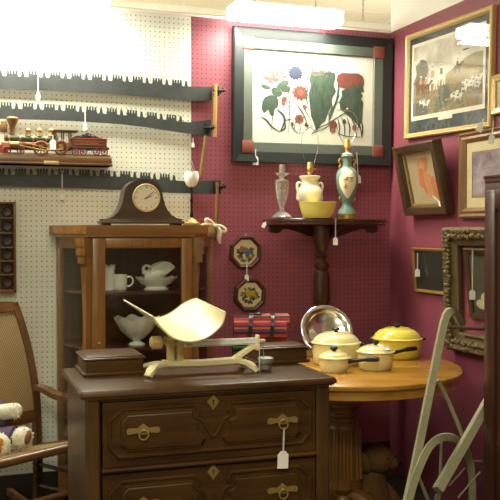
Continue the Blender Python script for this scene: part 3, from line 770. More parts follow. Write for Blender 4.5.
# ------------------------------------------------------------------ nursery scale on the dresser
fl = I @ onz(148, 377, DH); fr = I @ onz(257, 374, DH)
sy = (fl.y+fr.y)/2
sc_ = thing('baby_scale', 'cream enamelled baby scale with curved pan and weighing beam on the dresser', 'scale', DM @ Vector((0, sy, DH+.0008)), phi)
SM = mat_of(sc_)
def sl(px, py, y=0.0): return onp(px, py, 'y', y, SM)
iv = M['ivory']
# base casting: two front legs, a long bridge, back legs
b = MB()
def leg_path(*pts): return smoothpts([Vector(p) for p in pts], 5)
f0, f1 = sl(148, 377), sl(257, 374); br0, br1 = sl(166, 363.5, .05), sl(238, 358, .05)
zb_ = br0.z
for pts in (((f0.x, 0, .006), (f0.x+.010, .006, .020), (f0.x+.03, .025, zb_-.004), (br0.x+.01, .05, zb_)), ((f0.x+.004, .13, .006), (f0.x+.012, .12, .018), (f0.x+.03, .085, zb_-.004), (br0.x+.01, .055, zb_)),
            ((f1.x, 0, .006), (f1.x-.012, .006, .020), (f1.x-.03, .025, zb_-.006), (br1.x-.01, .05, zb_)), ((f1.x-.004, .13, .006), (f1.x-.014, .12, .02), (f1.x-.03, .085, zb_-.006), (br1.x-.01, .055, zb_))):
    P = leg_path(*pts); b.tube(P, .011, 8, 0, flat=(.030, .012), up=(0, 0, 1))
b.tube([(br0.x-.01, .052, zb_+.002), ((br0.x+br1.x)/2, .052, zb_-.003), (br1.x+.01, .052, zb_+.001)], .01, 8, 0, flat=(.046, .016), up=(0,0,1))
b.bx(br0.x-.01, br1.x+.01, .046, .058, zb_-.016, zb_)
b.build('base', iv, sc_)
# pillars and pan carrier
b = MB(); zt_ = sl(175, 336, .05).z
for px in (170.5, 179.5):
    x = sl(px, 350, .05).x; b.bx(x-.011, x+.011, .035, .065, zb_-.002, zt_-.01, 0, .003)
x0, x1 = sl(166, 350, .05).x, sl(184, 350, .05).x; b.bx(x0, x1, .04, .06, zt_-.035, zt_-.02, 0, .003); b.bx(x0-.004, x1+.03, .03, .07, zt_-.014, zt_-.002, 0, .003)
xw = sl(188, 340, .03).x; b.bx(xw-.012, xw+.012, .015, .03, zt_-.03, zt_, 0, .002)
b.build('pillar', plain('worn_cream', (.62,.48,.22), .4, 0, .25, 30), sc_)
p = sl(156.5, 342.5, .04); b = MB(); b.lathe([(.0,-.022),(.013,-.022),(.019,-.016),(.020,0),(.019,.016),(.013,.022),(0,.022)], p, 18, 0, Euler((0, math.pi/2, 0)).to_matrix())
for k in range(10): a_ = k*math.pi/5; b.tube([p+Vector((-.016, .0195*math.cos(a_), .0195*math.sin(a_))), p+Vector((.016, .0195*math.cos(a_), .0195*math.sin(a_)))], .0025, 5)
b.cyl(p, (x0+.005, p.y, p.z), .006, .006, 10); b.build('counterpoise', plain('knob_tan', (.55,.40,.17), .45), sc_)
# beam
q0, q1 = sl(184, 344, .03), sl(259.5, 341, .03); zbm = (q0.z+q1.z)/2
b = MB(); b.bx(q0.x, q1.x, .028, .032, zbm-.011, zbm+.013, 0, .001); bm_ = b.build('beam', plain('beam_white', (.90,.91,.88), .4, 0, .03), sc_)
b = MB(); L0 = q1.x-q0.x
for k in range(33): b.bx(q0.x+.02+k*(L0-.03)/33-.0006, q0.x+.02+k*(L0-.03)/33+.0006, .0272, .0282, zbm+.003, zbm+(.010 if k % 4 == 0 else .007))
b.bx(q0.x+.01, q1.x-.004, .0272, .0282, zbm-.0085, zbm-.0075); b.build('graduation', M['black'], bm_)
b = MB(); b.bx(q1.x-.006, q1.x+.020, .022, .036, zbm-.004, zbm+.006, 0, .002); b.bx(q1.x-.012, q1.x-.002, .018, .044, zbm-.016, zbm+.022, 0, .003); b.build('poise', iv, bm_)
# fork of two struts carrying the beam end
b = MB(); e0 = (br1.x-.012, .04, zb_+.004); e1 = (q1.x-.014, .03, zbm-.012)
for yy in (-.012, .022): b.tube([(e0[0], .052+yy, e0[2]), (e1[0], .03+yy*.7, e1[2])], .005, 6, 0, flat=(.008, .012))
b.bx(q1.x-.018, q1.x-.006, .012, .05, zbm-.030, zbm-.010, 0, .002); b.build('strut', iv, sc_)
# pan: a trough running front to back over the pillars
ya = -.055; Ld = .30
near = [(153,316.5),(158,323.5),(165,331.5),(173,337.8),(183,341),(194,341.5),(206,338),(216,331),(222.5,323.5),(225.5,312.5)]
n3 = [sl(a_, c_, ya) for a_, c_ in near]; n3 = smoothpts(n3, 3)
b = MB(); th = .003
far = [(124,300),(132,305.5),(142,312),(152,317),(160,317.5),(168,314.5),(176,309.5),(183,304),(190,300.5),(196.5,298.5)]
f3 = smoothpts([sl(a_, c_, ya+Ld) for a_, c_ in far], 3)
rows = []
for k in range(11):
    u = k/10
    rows.append([p.lerp(q, u) for p, q in zip(n3, f3)])
def off(row):
    out = []
    for i, p in enumerate(row):
        t = (row[min(i+1, len(row)-1)]-row[max(i-1, 0)]); nn = Vector((t.z, 0, -t.x)).normalized(); out.append(p+nn*th)
    return out
b.loft([r_ + off(r_)[::-1] for r_ in rows]); 
pan = b.build('pan', iv, sc_, angle=50)
b = MB(); 
for r_ in (rows[0], rows[-1]): b.tube([p+Vector((0,0,.0005)) for p in r_], .0024, 6)
for i in (0, -1): b.tube([r_[i] for r_ in rows], .0024, 6)
b.build('rim', iv, pan)
# hanging weights
p = sl(264.5, 352, .03); b = MB(); b.tube([(q1.x+.012, .03, zbm-.004), (q1.x+.016, .03, p.z-.02)], .0016, 6)
xw = sl(265.5, 360, .03).x; b.lathe([(.0,.0),(.019,0),(.021,.004),(.021,.012),(.017,.014),(.017,.020),(.026,.022),(.029,.028),(.028,.040),(.020,.043),(0,.043)], (xw, .03, .004), 22)
b.build('weight_stack', plain('weight_grey', (.30,.31,.27), .45, .4), sc_)
p = SM @ Vector((q1.x-.007, .012, zbm+.006)); o = thing('scale_string', 'white string hanging straight down from the end of the scale beam', 'string', p, 0)
MB().tube([(0,0,0), (.0004,0,-.02), (0,0,-(p.z-DH-.004))], .0013, 6).build('string', M['string'], o)

# ------------------------------------------------------------------ oak table
TH = .76
tc_ = atd(342, 365, 4.06); tx, ty = tc_.x, tc_.y; TR = .55
tb = thing('round_table', 'round golden oak pedestal table holding the yellow cookware', 'table', (tx, ty, 0), R(-19))
MB().lathe([(.0,TH-.027),(TR-.012,TH-.027),(TR-.002,TH-.022),(TR,TH-.015),(TR-.002,TH-.006),(TR-.010,TH),(0,TH)], n=96).build('tabletop', M['table'], tb)
MB().lathe([(TR-.05,TH-.026),(TR-.018,TH-.026),(TR-.016,TH-.064),(TR-.05,TH-.064)], n=96, caps=False).build('apron', M['table'], tb)
pr = [(.11,TH-.03),(.11,TH-.07),(.075,TH-.085)]
z = TH-.10
for k in range(4): pr += [(.072,z),(.084,z-.012),(.084,z-.022),(.072,z-.034)]; z -= .042
pr += [(.078,z),(.082,z-.03),(.088,.25),(.094,.20),(.07,.17),(.09,.14),(.09,.10),(.0,.10)]
b = MB(); b.lathe(pr[::-1], n=32)
for k in range(16):
    a_ = 2*math.pi*k/16; b.tube([(.082*math.cos(a_), .082*math.sin(a_), z-.02), (.090*math.cos(a_), .090*math.sin(a_), .24)], .010, 6)
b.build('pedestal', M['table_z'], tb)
for k in range(4):
    a_ = math.pi/4+k*math.pi/2; u = Vector((math.cos(a_), math.sin(a_), 0)); b = MB()
    b.tube(smoothpts([u*.06+Vector((0,0,.17)), u*.16+Vector((0,0,.15)), u*.28+Vector((0,0,.075)), u*.38+Vector((0,0,.030)), u*.41+Vector((0,0,.030))], 5), [.036]*11+[.030]*10, 8)
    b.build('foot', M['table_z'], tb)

# ---- cookware
def top_at(px, Z):
    d = ray(px, 350); p = CAM + d*(Z/d.dot(FWD)); return Vector((p.x, p.y, TH+.0006))
def lid(o, r, z0, h, m, knob=True, kr=.016):
    b = MB(); b.lathe([(r+.006,z0),(r+.007,z0+.004),(r-.004,z0+.008),(r*.90,z0+h*.45),(r*.70,z0+h*.8),(r*.45,z0+h*.95),(r*.2,z0+h),(0,z0+h)], n=48)
    l_ = b.build('lid', m, o)
    b = MB(); b.torus((0,0,z0+h*.93), r*.50, .0016, 40, 5); b.torus((0,0,z0+h*.985), r*.22, .0014, 30, 5); b.build('lid_ring', m, l_)
    b = MB(); b.lathe([(kr*.5,z0+h-.002),(kr*.55,z0+h+.005),(kr,z0+h+.010),(kr*1.05,z0+h+.016),(kr*.8,z0+h+.020),(0,z0+h+.021)], n=20); b.build('knob', M['black'], l_, label='black lid knob')
    return l_
def body(o, r, h, m, taper=.93):
    b = MB(); b.lathe([(0,0),(r*taper-.008,0),(r*taper,.008),(r*.985,h*.6),(r,h-.004),(r+.003,h),(r-.004,h),(r-.006,h-.01),(r*taper-.006,.006),(0,.004)], n=48); bo_ = b.build('body', m, o)
    b = MB(); b.torus((0,0,h), r+.0025, .0028, 48, 6); b.build('rim', M['chrome'], bo_)
def long_handle(o, r, z, ang, ln):
    u = Vector((math.cos(ang), math.sin(ang), 0)); b = MB()
    b.tube([u*(r-.002)+Vector((0,0,z-.004)), u*(r+.018)+Vector((0,0,z))], .010, 8); h_ = b.build('ferrule', M['black'], o)
    b = MB(); b.tube(smoothpts([u*(r+.014)+Vector((0,0,z)), u*(r+.035)+Vector((0,0,z+.002)), u*(r+ln*.6)+Vector((0,0,z+.010)), u*(r+ln)+Vector((0,0,z+.013))], 5), [.009]*5+[.008]*5+[.011]*5+[.009], 10)
    b.build('handle', M['black'], o, label='black handle')
def loops(o, r, z, ang):
    for s in (0, math.pi):
        u = Vector((math.cos(ang+s), math.sin(ang+s), 0)); v = Vector((-u.y, u.x, 0)); b = MB()
        b.tube(smoothpts([u*(r-.001)+v*.035+Vector((0,0,z)), u*(r+.012)+v*.026+Vector((0,0,z+.003)), u*(r+.016)+Vector((0,0,z+.004)), u*(r+.012)-v*.026+Vector((0,0,z+.003)), u*(r-.001)-v*.035+Vector((0,0,z))], 4), .0045, 8); b.build('loop_handle', M['black'], o)
hr = -YAW
pA_ = top_at(336, 4.10); o = thing('stockpot', 'large cream lidded pot in front of the round metal tray', 'cooking pot', pA_, hr)
body(o, .113, .100, M['creampot']); lid(o, .113, .100, .050, M['creampot'], kr=.018); loops(o, .113, .092, 0)
pB_ = top_at(334, 3.885); o = thing('saucepan', 'smallest cream saucepan with lid, standing next to the dresser corner', 'saucepan', pB_, hr-.1)
body(o, .069, .060, M['creampot'], .90); lid(o, .069, .060, .029, M['creampot'], kr=.017); long_handle(o, .069, .050, R(-16), .135)
pC_ = top_at(375.5, 3.945); o = thing('saucepan', 'cream saucepan with a price tag lying on its lid', 'saucepan', pC_, hr)
body(o, .082, .078, M['creampot'], .92); lid(o, .082, .078, .031, M['creampot'], kr=.015); long_handle(o, .082, .070, R(22), .135)
pD_ = top_at(397, 4.34); o = thing('casserole', 'bright yellow lidded casserole at the back of the round table', 'cooking pot', pD_, hr)
body(o, .121, .090, M['yellowpot'], .95); lid(o, .121, .090, .055, M['yellowpot'], kr=.022); loops(o, .121, .088, 0)
tp = pC_ + RGT*.012 - FWD*.026 + Vector((0, 0, .1115)); o = price_tag(tp, 0.0, 'white price tag lying on the lid of a cream saucepan', size=.9); o.rotation_euler = (R(-70), 0, -YAW+R(48))
# round metal tray leaning back behind the stockpot
r_ = .133; tilt = R(27); c = top_at(330, 4.33)
o = thing('round_tray', 'shiny round metal tray standing on edge behind the cream stockpot', 'tray', c, (0, 0, -YAW+R(10)))
X = Euler((math.pi/2-tilt, 0, 0)).to_matrix(); cz = r_*math.cos(tilt); cy = r_*math.sin(tilt)
b = MB(); b.lathe([(0,-.006),(r_*.70,-.006),(r_*.74,-.002),(r_*.80,.006),(r_*.96,.012),(r_,.010),(r_,.007),(r_*.96,.009),(r_*.80,.003),(r_*.72,-.009),(0,-.009)], (0, cy, cz+.006), 56, 0, X)
tr_ = b.build('plate', M['chrome'], o)
b = MB(); b.torus((0, cy, cz+.006), r_, .004, 56, 6, 0, X); b.torus(Vector((0, cy, cz+.006))+X@Vector((0,0,-.002)), r_*.76, .002, 48, 5, 0, X); b.build('rim', M['chrome'], tr_)

# ------------------------------------------------------------------ striped blanket bundle at the back of the table
c = top_at(259.5, 4.30)
o = thing('blanket_bundle', 'folded striped blanket strapped with black bands, behind the dresser', 'blanket', c, -YAW+R(3))
m, t, bs_ = nt('serape_stripes')
tcn = N(t, 'ShaderNodeTexCoord'); sp = N(t, 'ShaderNodeSeparateXYZ'); L(t, tcn.outputs['Object'], sp.inputs[0])
mr = N(t, 'ShaderNodeMapRange'); mr.inputs[1].default_value = .085; mr.inputs[2].default_value = .215; L(t, sp.outputs['Z'], mr.inputs[0])
cr = N(t, 'ShaderNodeValToRGB'); cr.color_ramp.interpolation = 'CONSTANT'; e_ = cr.color_ramp.elements
e_[0].position = 0; e_[0].color = c4((.42,.03,.04))
st = [(.10,(.03,.010,.02)),(.18,(.36,.04,.04)),(.30,(.035,.014,.06)),(.38,(.13,.04,.15)),(.50,(.50,.17,.04)),(.56,(.10,.03,.12)),(.62,(.38,.025,.04)),(.74,(.50,.22,.14)),(.80,(.36,.03,.04)),(.90,(.03,.012,.025)),(.96,(.30,.10,.08))]
e_[1].position = st[0][0]; e_[1].color = c4(st[0][1])
for p_, c_ in st[1:]: n_ = e_.new(p_); n_.color = c4(c_)
L(t, mr.outputs[0], cr.inputs[0]); L(t, cr.outputs[0], bs_.inputs['Base Color']); bs_.inputs['Roughness'].default_value = .9
def fold(x0, x1, y0, y1, z0, z1):
    pl = []
    n = 10; r = (z1-z0)/2; zc = (z0+z1)/2
    for k in range(n+1): a_ = -math.pi/2 - math.pi*k/n; pl.append((y0+r*.8+r*.8*math.cos(a_), zc+r*math.sin(a_)))
    pl += [(y1, z1), (y1, z0)]
    return pl
b = MB(); b.prism(fold(0,0,-.075,.075,.082,.205), -.128, .128, 'x'); b.prism(fold(0,0,-.06,.075,.16,.212), -.05, .145, 'x'); b.build('striped_roll', m, o)
b = MB(); dk = [plain('fold_black', (.018,.016,.018), .9), plain('fold_green', (.05,.22,.06), .9), plain('fold_ochre', (.45,.30,.06), .9)]
for z0, z1, mi in ((.0,.045,0),(.045,.058,0),(.058,.066,1),(.066,.084,0)): b.prism(fold(0,0,-.070,.075,z0,z1), -.134, .134, 'x', mi)
b.prism(fold(0,0,-.05,.07,.052,.062), .134, .150, 'x', 2); b.prism(fold(0,0,-.05,.07,.066,.078), .134, .152, 'x', 1)
b.build('dark_fold', dk, o, label='black and green folds')
for x in (-.045, .062):
    b = MB(); yy = -.083
    b.tube(smoothpts([(x+.008, .05, .216), (x, -.04, .214), (x-.003, -.079, .178), (x-.006, -.083, .145), (x-.012, -.079, .10), (x-.014, -.072, .06)], 4), .005, 6, 0, flat=(.018, .004)); b.build('strap', M['black'], o)
MB().ball((-.01, -.02, .216), (.022, .018, .010), 0, 12).build('knot', M['black'], o)
# ------------------------------------------------------------------ half-round corner stand and its lamps
ZS = 1.452
x0, x1 = ony(265, 219, -.05).x, ony(380, 219, -.02).x; xc, hwid = (x0+x1)/2, (x1-x0)/2
st_ = thing('pedestal_stand', 'dark half-round mahogany stand on a turned column, holding three lamps', 'stand', (xc, -.02, 0))
def half(r, d, n=28): return [(-r, 0)] + [(-r*math.cos(math.pi*k/n), -d*math.sin(math.pi*k/n)**.8) for k in range(1, n)] + [(r, 0)]
dpt = .30
b = MB(); rings = []
for i, z in ((.014,-.036),(.004,-.030),(.004,-.020),(.0,-.016),(0,-.004),(.004,0)):
    rings.append([(x*(hwid-i)/hwid, y*(dpt-i)/dpt, ZS+z) for x, y in half(hwid, dpt)])
b.loft(rings).build('top', M['mahog'], st_)
b = MB()
def scallop(w): return [(-w,-.036),(-w,-.072),(-w*.90,-.080),(-w*.82,-.074),(-w*.78,-.058),(-w*.68,-.056),(-w*.5,-.072),(-w*.30,-.094),(-w*.12,-.104),(w*.12,-.104),(w*.30,-.094),(w*.5,-.072),(w*.68,-.056),(w*.78,-.058),(w*.82,-.074),(w*.90,-.080),(w,-.072),(w,-.036)]
b.prism([(u, ZS+v) for u, v in scallop(hwid-.03)], -.03, -.008, 'y'); 
b.prism([(u, ZS+v) for u, v in [(-.26,-.036),(-.20,-.07),(-.05,-.12),(-.0,-.12),(-.0,-.036)]], -.012, .012, 'x', 0, Matrix.Translation((0,0,0)))
b.build('apron', M['mahog'], st_)
def sz(py): return ony(322, py, -.17).z
xp = ony(321.5, 270, -.15).x - xc
pr = [(0,0),(.07,0),(.072,.05),(.05,.09),(.055,.3),(.062,.55),(.04,.62),(.048,.66),(.048,.7),(.03,.74),(.03,sz(314)-.02),(.026,sz(311)),(.032,sz(307)),(.044,sz(303)),(.047,sz(297)),(.046,sz(285)),(.042,sz(272)),(.030,sz(270)),(.042,sz(267)),(.044,sz(264)),(.030,sz(261.5)),(.022,sz(259)),(.034,sz(256)),(.022,sz(253)),(.030,sz(250)),(.038,sz(246)),(.045,sz(240)),(.045,ZS-.04),(0,ZS-.04)]
b = MB(); b.lathe(pr, (xp, -.13, 0), 24); 
for k in range(10):
    a_ = k*math.pi/5; b.tube([(xp+.040*math.cos(a_), -.13+.040*math.sin(a_), sz(275)), (xp+.043*math.cos(a_), -.13+.043*math.sin(a_), sz(300))], .007, 6)
b.build('column', M['mahog_z'], st_)
for k, a_ in enumerate((R(180), R(0), R(-90))):
    u = Vector((math.cos(a_), math.sin(a_), 0)); b = MB(); c = Vector((xp, -.13, 0))
    b.tube(smoothpts([c+u*.04+Vector((0,0,.10)), c+u*.10+Vector((0,0,.08)), c+u*.17+Vector((0,0,.025)), c+u*.20+Vector((0,0,.018))], 4), [.022]*8+[.017]*5, 8); b.build('foot', M['mahog_z'], st_)

ZL = ZS+.0008
def on_stand(px, y): p = ony(px, 218, y); return Vector((p.x, y, ZL))
yl = -.14; kx = 4.80/FOC
def prof(px, y, rows):      # (half width in photo pixels, photo row) -> lathe profile above the stand top
    return [(max(hw_*kx, 0), ony(px, row, y).z-ZL) for hw_, row in rows]
def socket(o, z, m=M['brass']):
    b = MB(); b.lathe([(.006,z-.022),(.010,z-.020),(.008,z-.012),(.017,z-.006),(.019,z+.008),(.018,z+.022),(.015,z+.026),(.0155,z+.045),(.013,z+.050),(0,z+.050)], n=20)
    b.cyl((.016,0,z+.012), (.034,0,z+.012), .003, .004, 8); return b.build('socket', m, o)
def harp(o, z, w_, h, top=True):
    b = MB()
    for s in (-1, 1): b.tube(smoothpts([(s*.012,0,z), (s*.022,0,z+.015), (s*w_*.8,0,z+h*.35), (s*w_,0,z+h*.62), (s*w_*.72,0,z+h*.9), (s*.004,0,z+h)], 5), .0017, 6)
    b.ball((0,0,z+h+.005), .005, 0, 8); b.build('harp', M['chrome'], o)
base_row = 217.6
# clear glass lamp
c = on_stand(282, yl); o = thing('glass_lamp', 'clear pressed glass lamp base with a dull metal socket', 'lamp', c)
pr = prof(282, yl, [(0,base_row),(10,base_row),(10.2,216),(8.6,214.4),(7.4,213.6),(5,211.8),(2.6,210.2),(2.2,207),(4.2,201.5),(5.6,194),(6.6,186),(6.8,180),(5.6,179),(2.6,178),(2.3,176.2),(5.4,174),(7.2,172.4),(6.2,172.2),(3,173.4),(0,173.6)])
z0 = pr[0][1]; pr = [(r, z-z0) for r, z in pr]
cg = plain('crystal', (.92,.94,.90), .06, 0, .02, 20, 0, .3); cg.node_tree.nodes['Principled BSDF'].inputs['Transmission Weight'].default_value = .86; 
b = MB(); n = 36
b.loft([[(r*(1+(.06 if .02 < z < .21 else 0)*math.cos(9*t))*math.cos(t), r*(1+(.06 if .02 < z < .21 else 0)*math.cos(9*t))*math.sin(t), z) for t in [2*math.pi*i/n for i in range(n)]] for r, z in pr]); b.build('body', cg, o)
b = MB(); z = pr[-1][1]; b.lathe([(.010,z),(.016,z+.004),(.016,z+.046),(.014,z+.052),(0,z+.052)], n=18); b.build('socket', plain('dull_metal', (.26,.22,.16), .5, .3), o)
# cream urn lamp
yu = -.085; c = on_stand(309.7, yu); o = thing('urn_lamp', 'cream two-handled urn lamp with a brass socket behind the yellow bowl', 'lamp', c)
pr = prof(311, yu, [(0,base_row),(7,base_row),(7.4,214),(6,210),(6.5,207),(9.5,203.5),(11.6,199),(12.4,194),(12.2,190),(10.8,186.5),(8.8,183.5),(8.2,180.5),(8.8,178.6),(10.4,177),(10.6,175.2),(9.4,174.8),(2,174.6),(0,174.6)])
z0 = pr[0][1]; pr = [(r, z-z0) for r, z in pr]
cream = plain('cream_glaze', (.84,.78,.62), .22, 0, .05, 20, 0, .4)
MB().lathe(pr, n=36).build('body', cream, o)
for s in (-1, 1):
    def hh(px, row): return (s*px*kx, 0, ony(311, row, yu).z-ZL-z0)
    b = MB(); b.tube(smoothpts([hh(8,184.5), hh(10.5,182), hh(13.2,182.6), hh(13.6,186.5), hh(12.6,191.5), hh(12.9,197), hh(11.6,199)], 5), [.0075]*25+[.009]*6, 10); b.build('handle', cream, o)
zt_ = pr[-1][1]; socket(o, zt_+.024); harp(o, zt_+.04, .05, .22)
# yellow bowl in front
yb2 = -.25; c = on_stand(317.5, yb2); o = thing('mixing_bowl', 'yellow glass mixing bowl in front of the cream urn lamp', 'bowl', c)
k2 = 4.70/FOC
MB().lathe([(r*1.05, z*1.02) for r, z in [(0,0),(.064,0),(.070,.004),(.082,.030),(.091,.060),(.0945,.078),(.0965,.082),(.0935,.083),(.090,.076),(.080,.032),(.066,.008),(0,.006)]], n=48).build('bowl', plain('yellow_glass', (.84,.70,.17), .16, 0, .03, 8, 0, .4), o)
# teal porcelain lamp
yg = -.13; c = on_stand(347, yg); o = thing('porcelain_lamp', 'teal porcelain lamp with a flowered cream medallion and gilt handles', 'lamp', c)
teal = plain('teal_glaze', (.17,.26,.22), .2, 0, .12, 14, 0, .4)
rows = [(11.4,base_row),(11.6,214.2),(10.4,213.8)]
pr = prof(347, yg, [(0,base_row)]+rows+[(0,213.6)]); z0 = pr[0][1]; pr = [(r, z-z0) for r, z in pr]
MB().lathe(pr, n=36).build('foot_ring', M['brass'], o)
pr = prof(347, yg, [(0,213.8),(9,213.8),(9.6,212.6),(8.6,209),(5.6,205.6),(5,203),(6.6,199),(8.9,192.5),(10.6,185),(11.2,178),(10.6,172),(8.4,168),(5.4,166),(4.8,162),(5.0,157.5),(6.8,156),(7,155),(4.6,153.6),(4,152),(0,151.8)])
pr = [(r, z-z0) for r, z in pr]; MB().lathe(pr, n=40).build('body', teal, o)
b = MB(); med = plain('medallion_cream', (.82,.74,.56), .25)
def bodyr(z):
    for (r0, za), (r1, zb) in zip(pr, pr[1:]):
        if za <= z <= zb: return r0+(r1-r0)*(z-za)/max(zb-za, 1e-6)
    return .03
za, zb = pr[6][1]+.008, pr[11][1]-.004
rings = []
a_c = R(-112)
for k in range(15):
    z = za+(zb-za)*k/14; half_a = .98*(math.sin(math.pi*(.02+.96*k/14))**.6)*(.62+.42*k/14); rr = bodyr(z)+.0012
    rings.append([(rr*math.cos(a_c+half_a*j/6), rr*math.sin(a_c+half_a*j/6), z) for j in range(-6, 7)])
b.loft(rings, closed=False); md = b.build('medallion', med, o, label='cream oval medallion with flowers')
fl_ = [plain('petal_rose', (.55,.22,.14), .5), plain('petal_ochre', (.55,.38,.14), .5), plain('leaf_olive', (.22,.24,.10), .5)]; b = MB()
for k in range(22):
    z = za+(zb-za)*random.uniform(.34, .74); t = a_c+random.uniform(-.42, .42); rr = bodyr(z)+.002
    b.ball((rr*math.cos(t), rr*math.sin(t), z), random.uniform(.003,.0065), k % 3, 8)
b.build('flower_spray', fl_, md)
def zrow(row): return ony(347, row, yg).z-ZL-z0
for s in (-1, 1):
    b = MB(); b.tube(smoothpts([(s*5.4*kx,0,zrow(168)), (s*8.6*kx,0,zrow(166.5)), (s*7.4*kx,0,zrow(163.5)), (s*9.2*kx,0,zrow(160.6)), (s*8.0*kx,0,zrow(158)), (s*6*kx,0,zrow(158.6))], 4), .0055, 8); b.build('upper_handle', M['brass'], o)
    b = MB(); b.tube(smoothpts([(s*6*kx,0,zrow(200)), (s*8.6*kx,0,zrow(198)), (s*7.6*kx,0,zrow(195)), (s*9.4*kx,0,zrow(192.5))], 4), .005, 8); b.build('lower_handle', M['brass'], o)
zt_ = pr[-1][1]; b = MB(); b.lathe([(.026,zt_-.012),(.030,zt_-.006),(.012,zt_+.002)], n=20); socket(o, zt_+.022); harp(o, zt_+.035, .062, .20)
b.build('cap', M['white'], o)
tag_px(356.6, 152, 175, -.13, 'long white price tag hanging beside the teal porcelain lamp', lean=-.06, size=.8)
p = on_stand(335, -.325); tag_px(335.5, 219, 237.5, -.325, 'white price tag dangling from the front edge of the half-round stand', size=.7)
p = ony(266.5, 220.5, -.065); o = price_tag(p, .012, 'white price tag at the left tip of the half-round stand', lean=.5, size=.55)
p = on_stand(307, -.262); o = price_tag(p+Vector((0,0,.004)), 0, 'small white price tag lying at the foot of the yellow bowl', size=.6); o.rotation_euler = (R(82), 0, -YAW)

# ------------------------------------------------------------------ pictures on the back wall
FRM = {'black': plain('frame_black', (.016,.020,.020), .45), 'sage': plain('frame_sage', (.105,.125,.105), .5), 'brick': plain('block_brick', (.26,.075,.055), .5), 'paper': plain('print_paper', (.88,.88,.77), .7, 0, .03, 6)}
yp = -.035
x0, x1 = ony(233, 90, yp).x, ony(391.5, 90, yp).x; x1 = min(x1, -.005)
zT, zB = (ony(233.5, 29, yp).z+ony(388, 35.5, yp).z)/2, (ony(232.5, 161.5, yp).z+ony(388, 166.5, yp).z)/2
W_, H_ = x1-x0, zT-zB
o = thing('botanical_picture', 'large framed botanical print, black and sage frame with brick red corner blocks', 'picture', ((x0+x1)/2, -.002, zB), (R(1.2), 0, 0))
def ctr(b): return b.xf(Matrix.Translation((0, 0, H_/2)))
ow = .062; iw_ = .054
b = MB(); ring_frame(b, W_, H_, [(0,0),(0,-.034),(.006,-.038),(ow-.004,-.030),(ow,-.026),(ow,0)]); ctr(b).build('outer_frame', FRM['black'], o, smooth=False)
b = MB(); ring_frame(b, W_-2*ow+.004, H_-2*ow+.004, [(0,-.004),(0,-.030),(iw_-.004,-.027),(iw_,-.020),(iw_,-.004)]); ctr(b).build('inner_frame', FRM['sage'], o, smooth=False)
for sx in (-1, 1):
    for sz_ in (-1, 1):
        q = Vector((sx*(W_/2-ow-iw_/2+.004), -.020, H_/2+sz_*(H_/2-ow-iw_/2+.004)))
        MB().box(q, (iw_+.012, .028, iw_+.012), 0, None, .002).build('corner_block', FRM['brick'], o, label='brick red corner block')
pw_, ph_ = W_-2*ow-2*iw_+.006, H_-2*ow-2*iw_+.006
cols = {'paper': FRM['paper'], 'rose': plain('ink_rose', (.27,.115,.10), .7, 0, .3, 60), 'blue': plain('ink_blue', (.035,.042,.085), .7), 'red': plain('ink_red', (.22,.065,.045), .7, 0, .25, 50), 'green': plain('ink_green', (.060,.100,.068), .7, 0, .35, 40), 'dgreen': plain('ink_dark_green', (.035,.06,.042), .7), 'line': plain('ink_line', (.04,.05,.035), .7)}
ids = {k: i for i, k in enumerate(cols)}
b = MB(); b.bx(-pw_/2, pw_/2, -.012, -.004, H_/2-ph_/2, H_/2+ph_/2, ids['paper'])
lay = [0]
def pv(X, Y):    # position in the print from the close-up view of the photograph
    px, py = 245+X/3.7, 55+Y/3.7
    return (-pw_/2+(px-253)/122.6*pw_, H_/2-ph_/2+(144.5-py)/93.5*ph_)
def blob(pts, col, up=1):
    lay[0] += up; y = -.0122-.000012*lay[0]
    b.bm.faces.new([b.bm.verts.new((u, y, v)) for u, v in (pv(*p) for p in pts)]).material_index = ids[col]
def ell(cx, cy, rx, ry, col, n=16, rot=0, jag=0):
    P = []
    for i in range(n):
        a = 2*math.pi*i/n; q = 1+jag*(1 if i % 2 else -1); u, v = rx*q*math.cos(a), ry*q*math.sin(a)
        P.append((cx+u*math.cos(rot)-v*math.sin(rot), cy+u*math.sin(rot)+v*math.cos(rot)))
    blob(P, col)
def stroke(pts, w_, col):
    P = [Vector((x, y)) for x, y in pts]; P3 = smoothpts([(p.x, p.y, 0) for p in P], 5); A, B = [], []
    for i, p in enumerate(P3):
        t = (P3[min(i+1, len(P3)-1)]-P3[max(i-1, 0)]).normalized(); n_ = Vector((-t.y, t.x, 0)); k = w_*(.35+.65*math.sin(math.pi*(i+.5)/len(P3)))
        A.append(p+n_*k/2); B.append(p-n_*k/2)
    lay[0] += 1
    for i in range(len(P3)-1): blob([(A[i].x,A[i].y),(A[i+1].x,A[i+1].y),(B[i+1].x,B[i+1].y),(B[i].x,B[i].y)], col, 0)
rnd = random.Random(3)
for k in range(95):
    a = rnd.uniform(0, 6.28); q = math.sqrt(rnd.random()); ell(110+42*q*math.cos(a), 78+34*q*math.sin(a)*(1 if math.sin(a) < 0 else .9), 5, 4.2, 'rose', 8)
for cx, cy, rx, ry, ro in ((78,123,18,8,.3),(140,112,26,14,-.6),(118,140,22,16,.5),(152,128,18,12,-.2)): ell(cx, cy, rx, ry, 'green', 14, ro)
stroke([(112,110),(106,150),(104,185),(103,240),(100,285)], 3, 'line')
blob([(66,180),(75,162),(95,152),(118,156),(126,172),(124,195),(112,205),(108,230),(96,228),(88,208),(72,222),(64,205)], 'green')
stroke([(62,238),(80,246),(100,270),(130,290)], 6, 'dgreen'); stroke([(120,205),(142,225),(148,250),(134,286)], 9, 'green'); stroke([(148,248),(150,275),(128,290)], 6, 'dgreen'); stroke([(150,245),(172,240)], 4, 'line')
stroke([(165,90),(162,150),(166,220),(162,294)], 3, 'line'); stroke([(186,100),(172,150),(160,200)], 2.5, 'line')
ell(187, 64, 27, 27, 'blue', 26, .1, .22); 
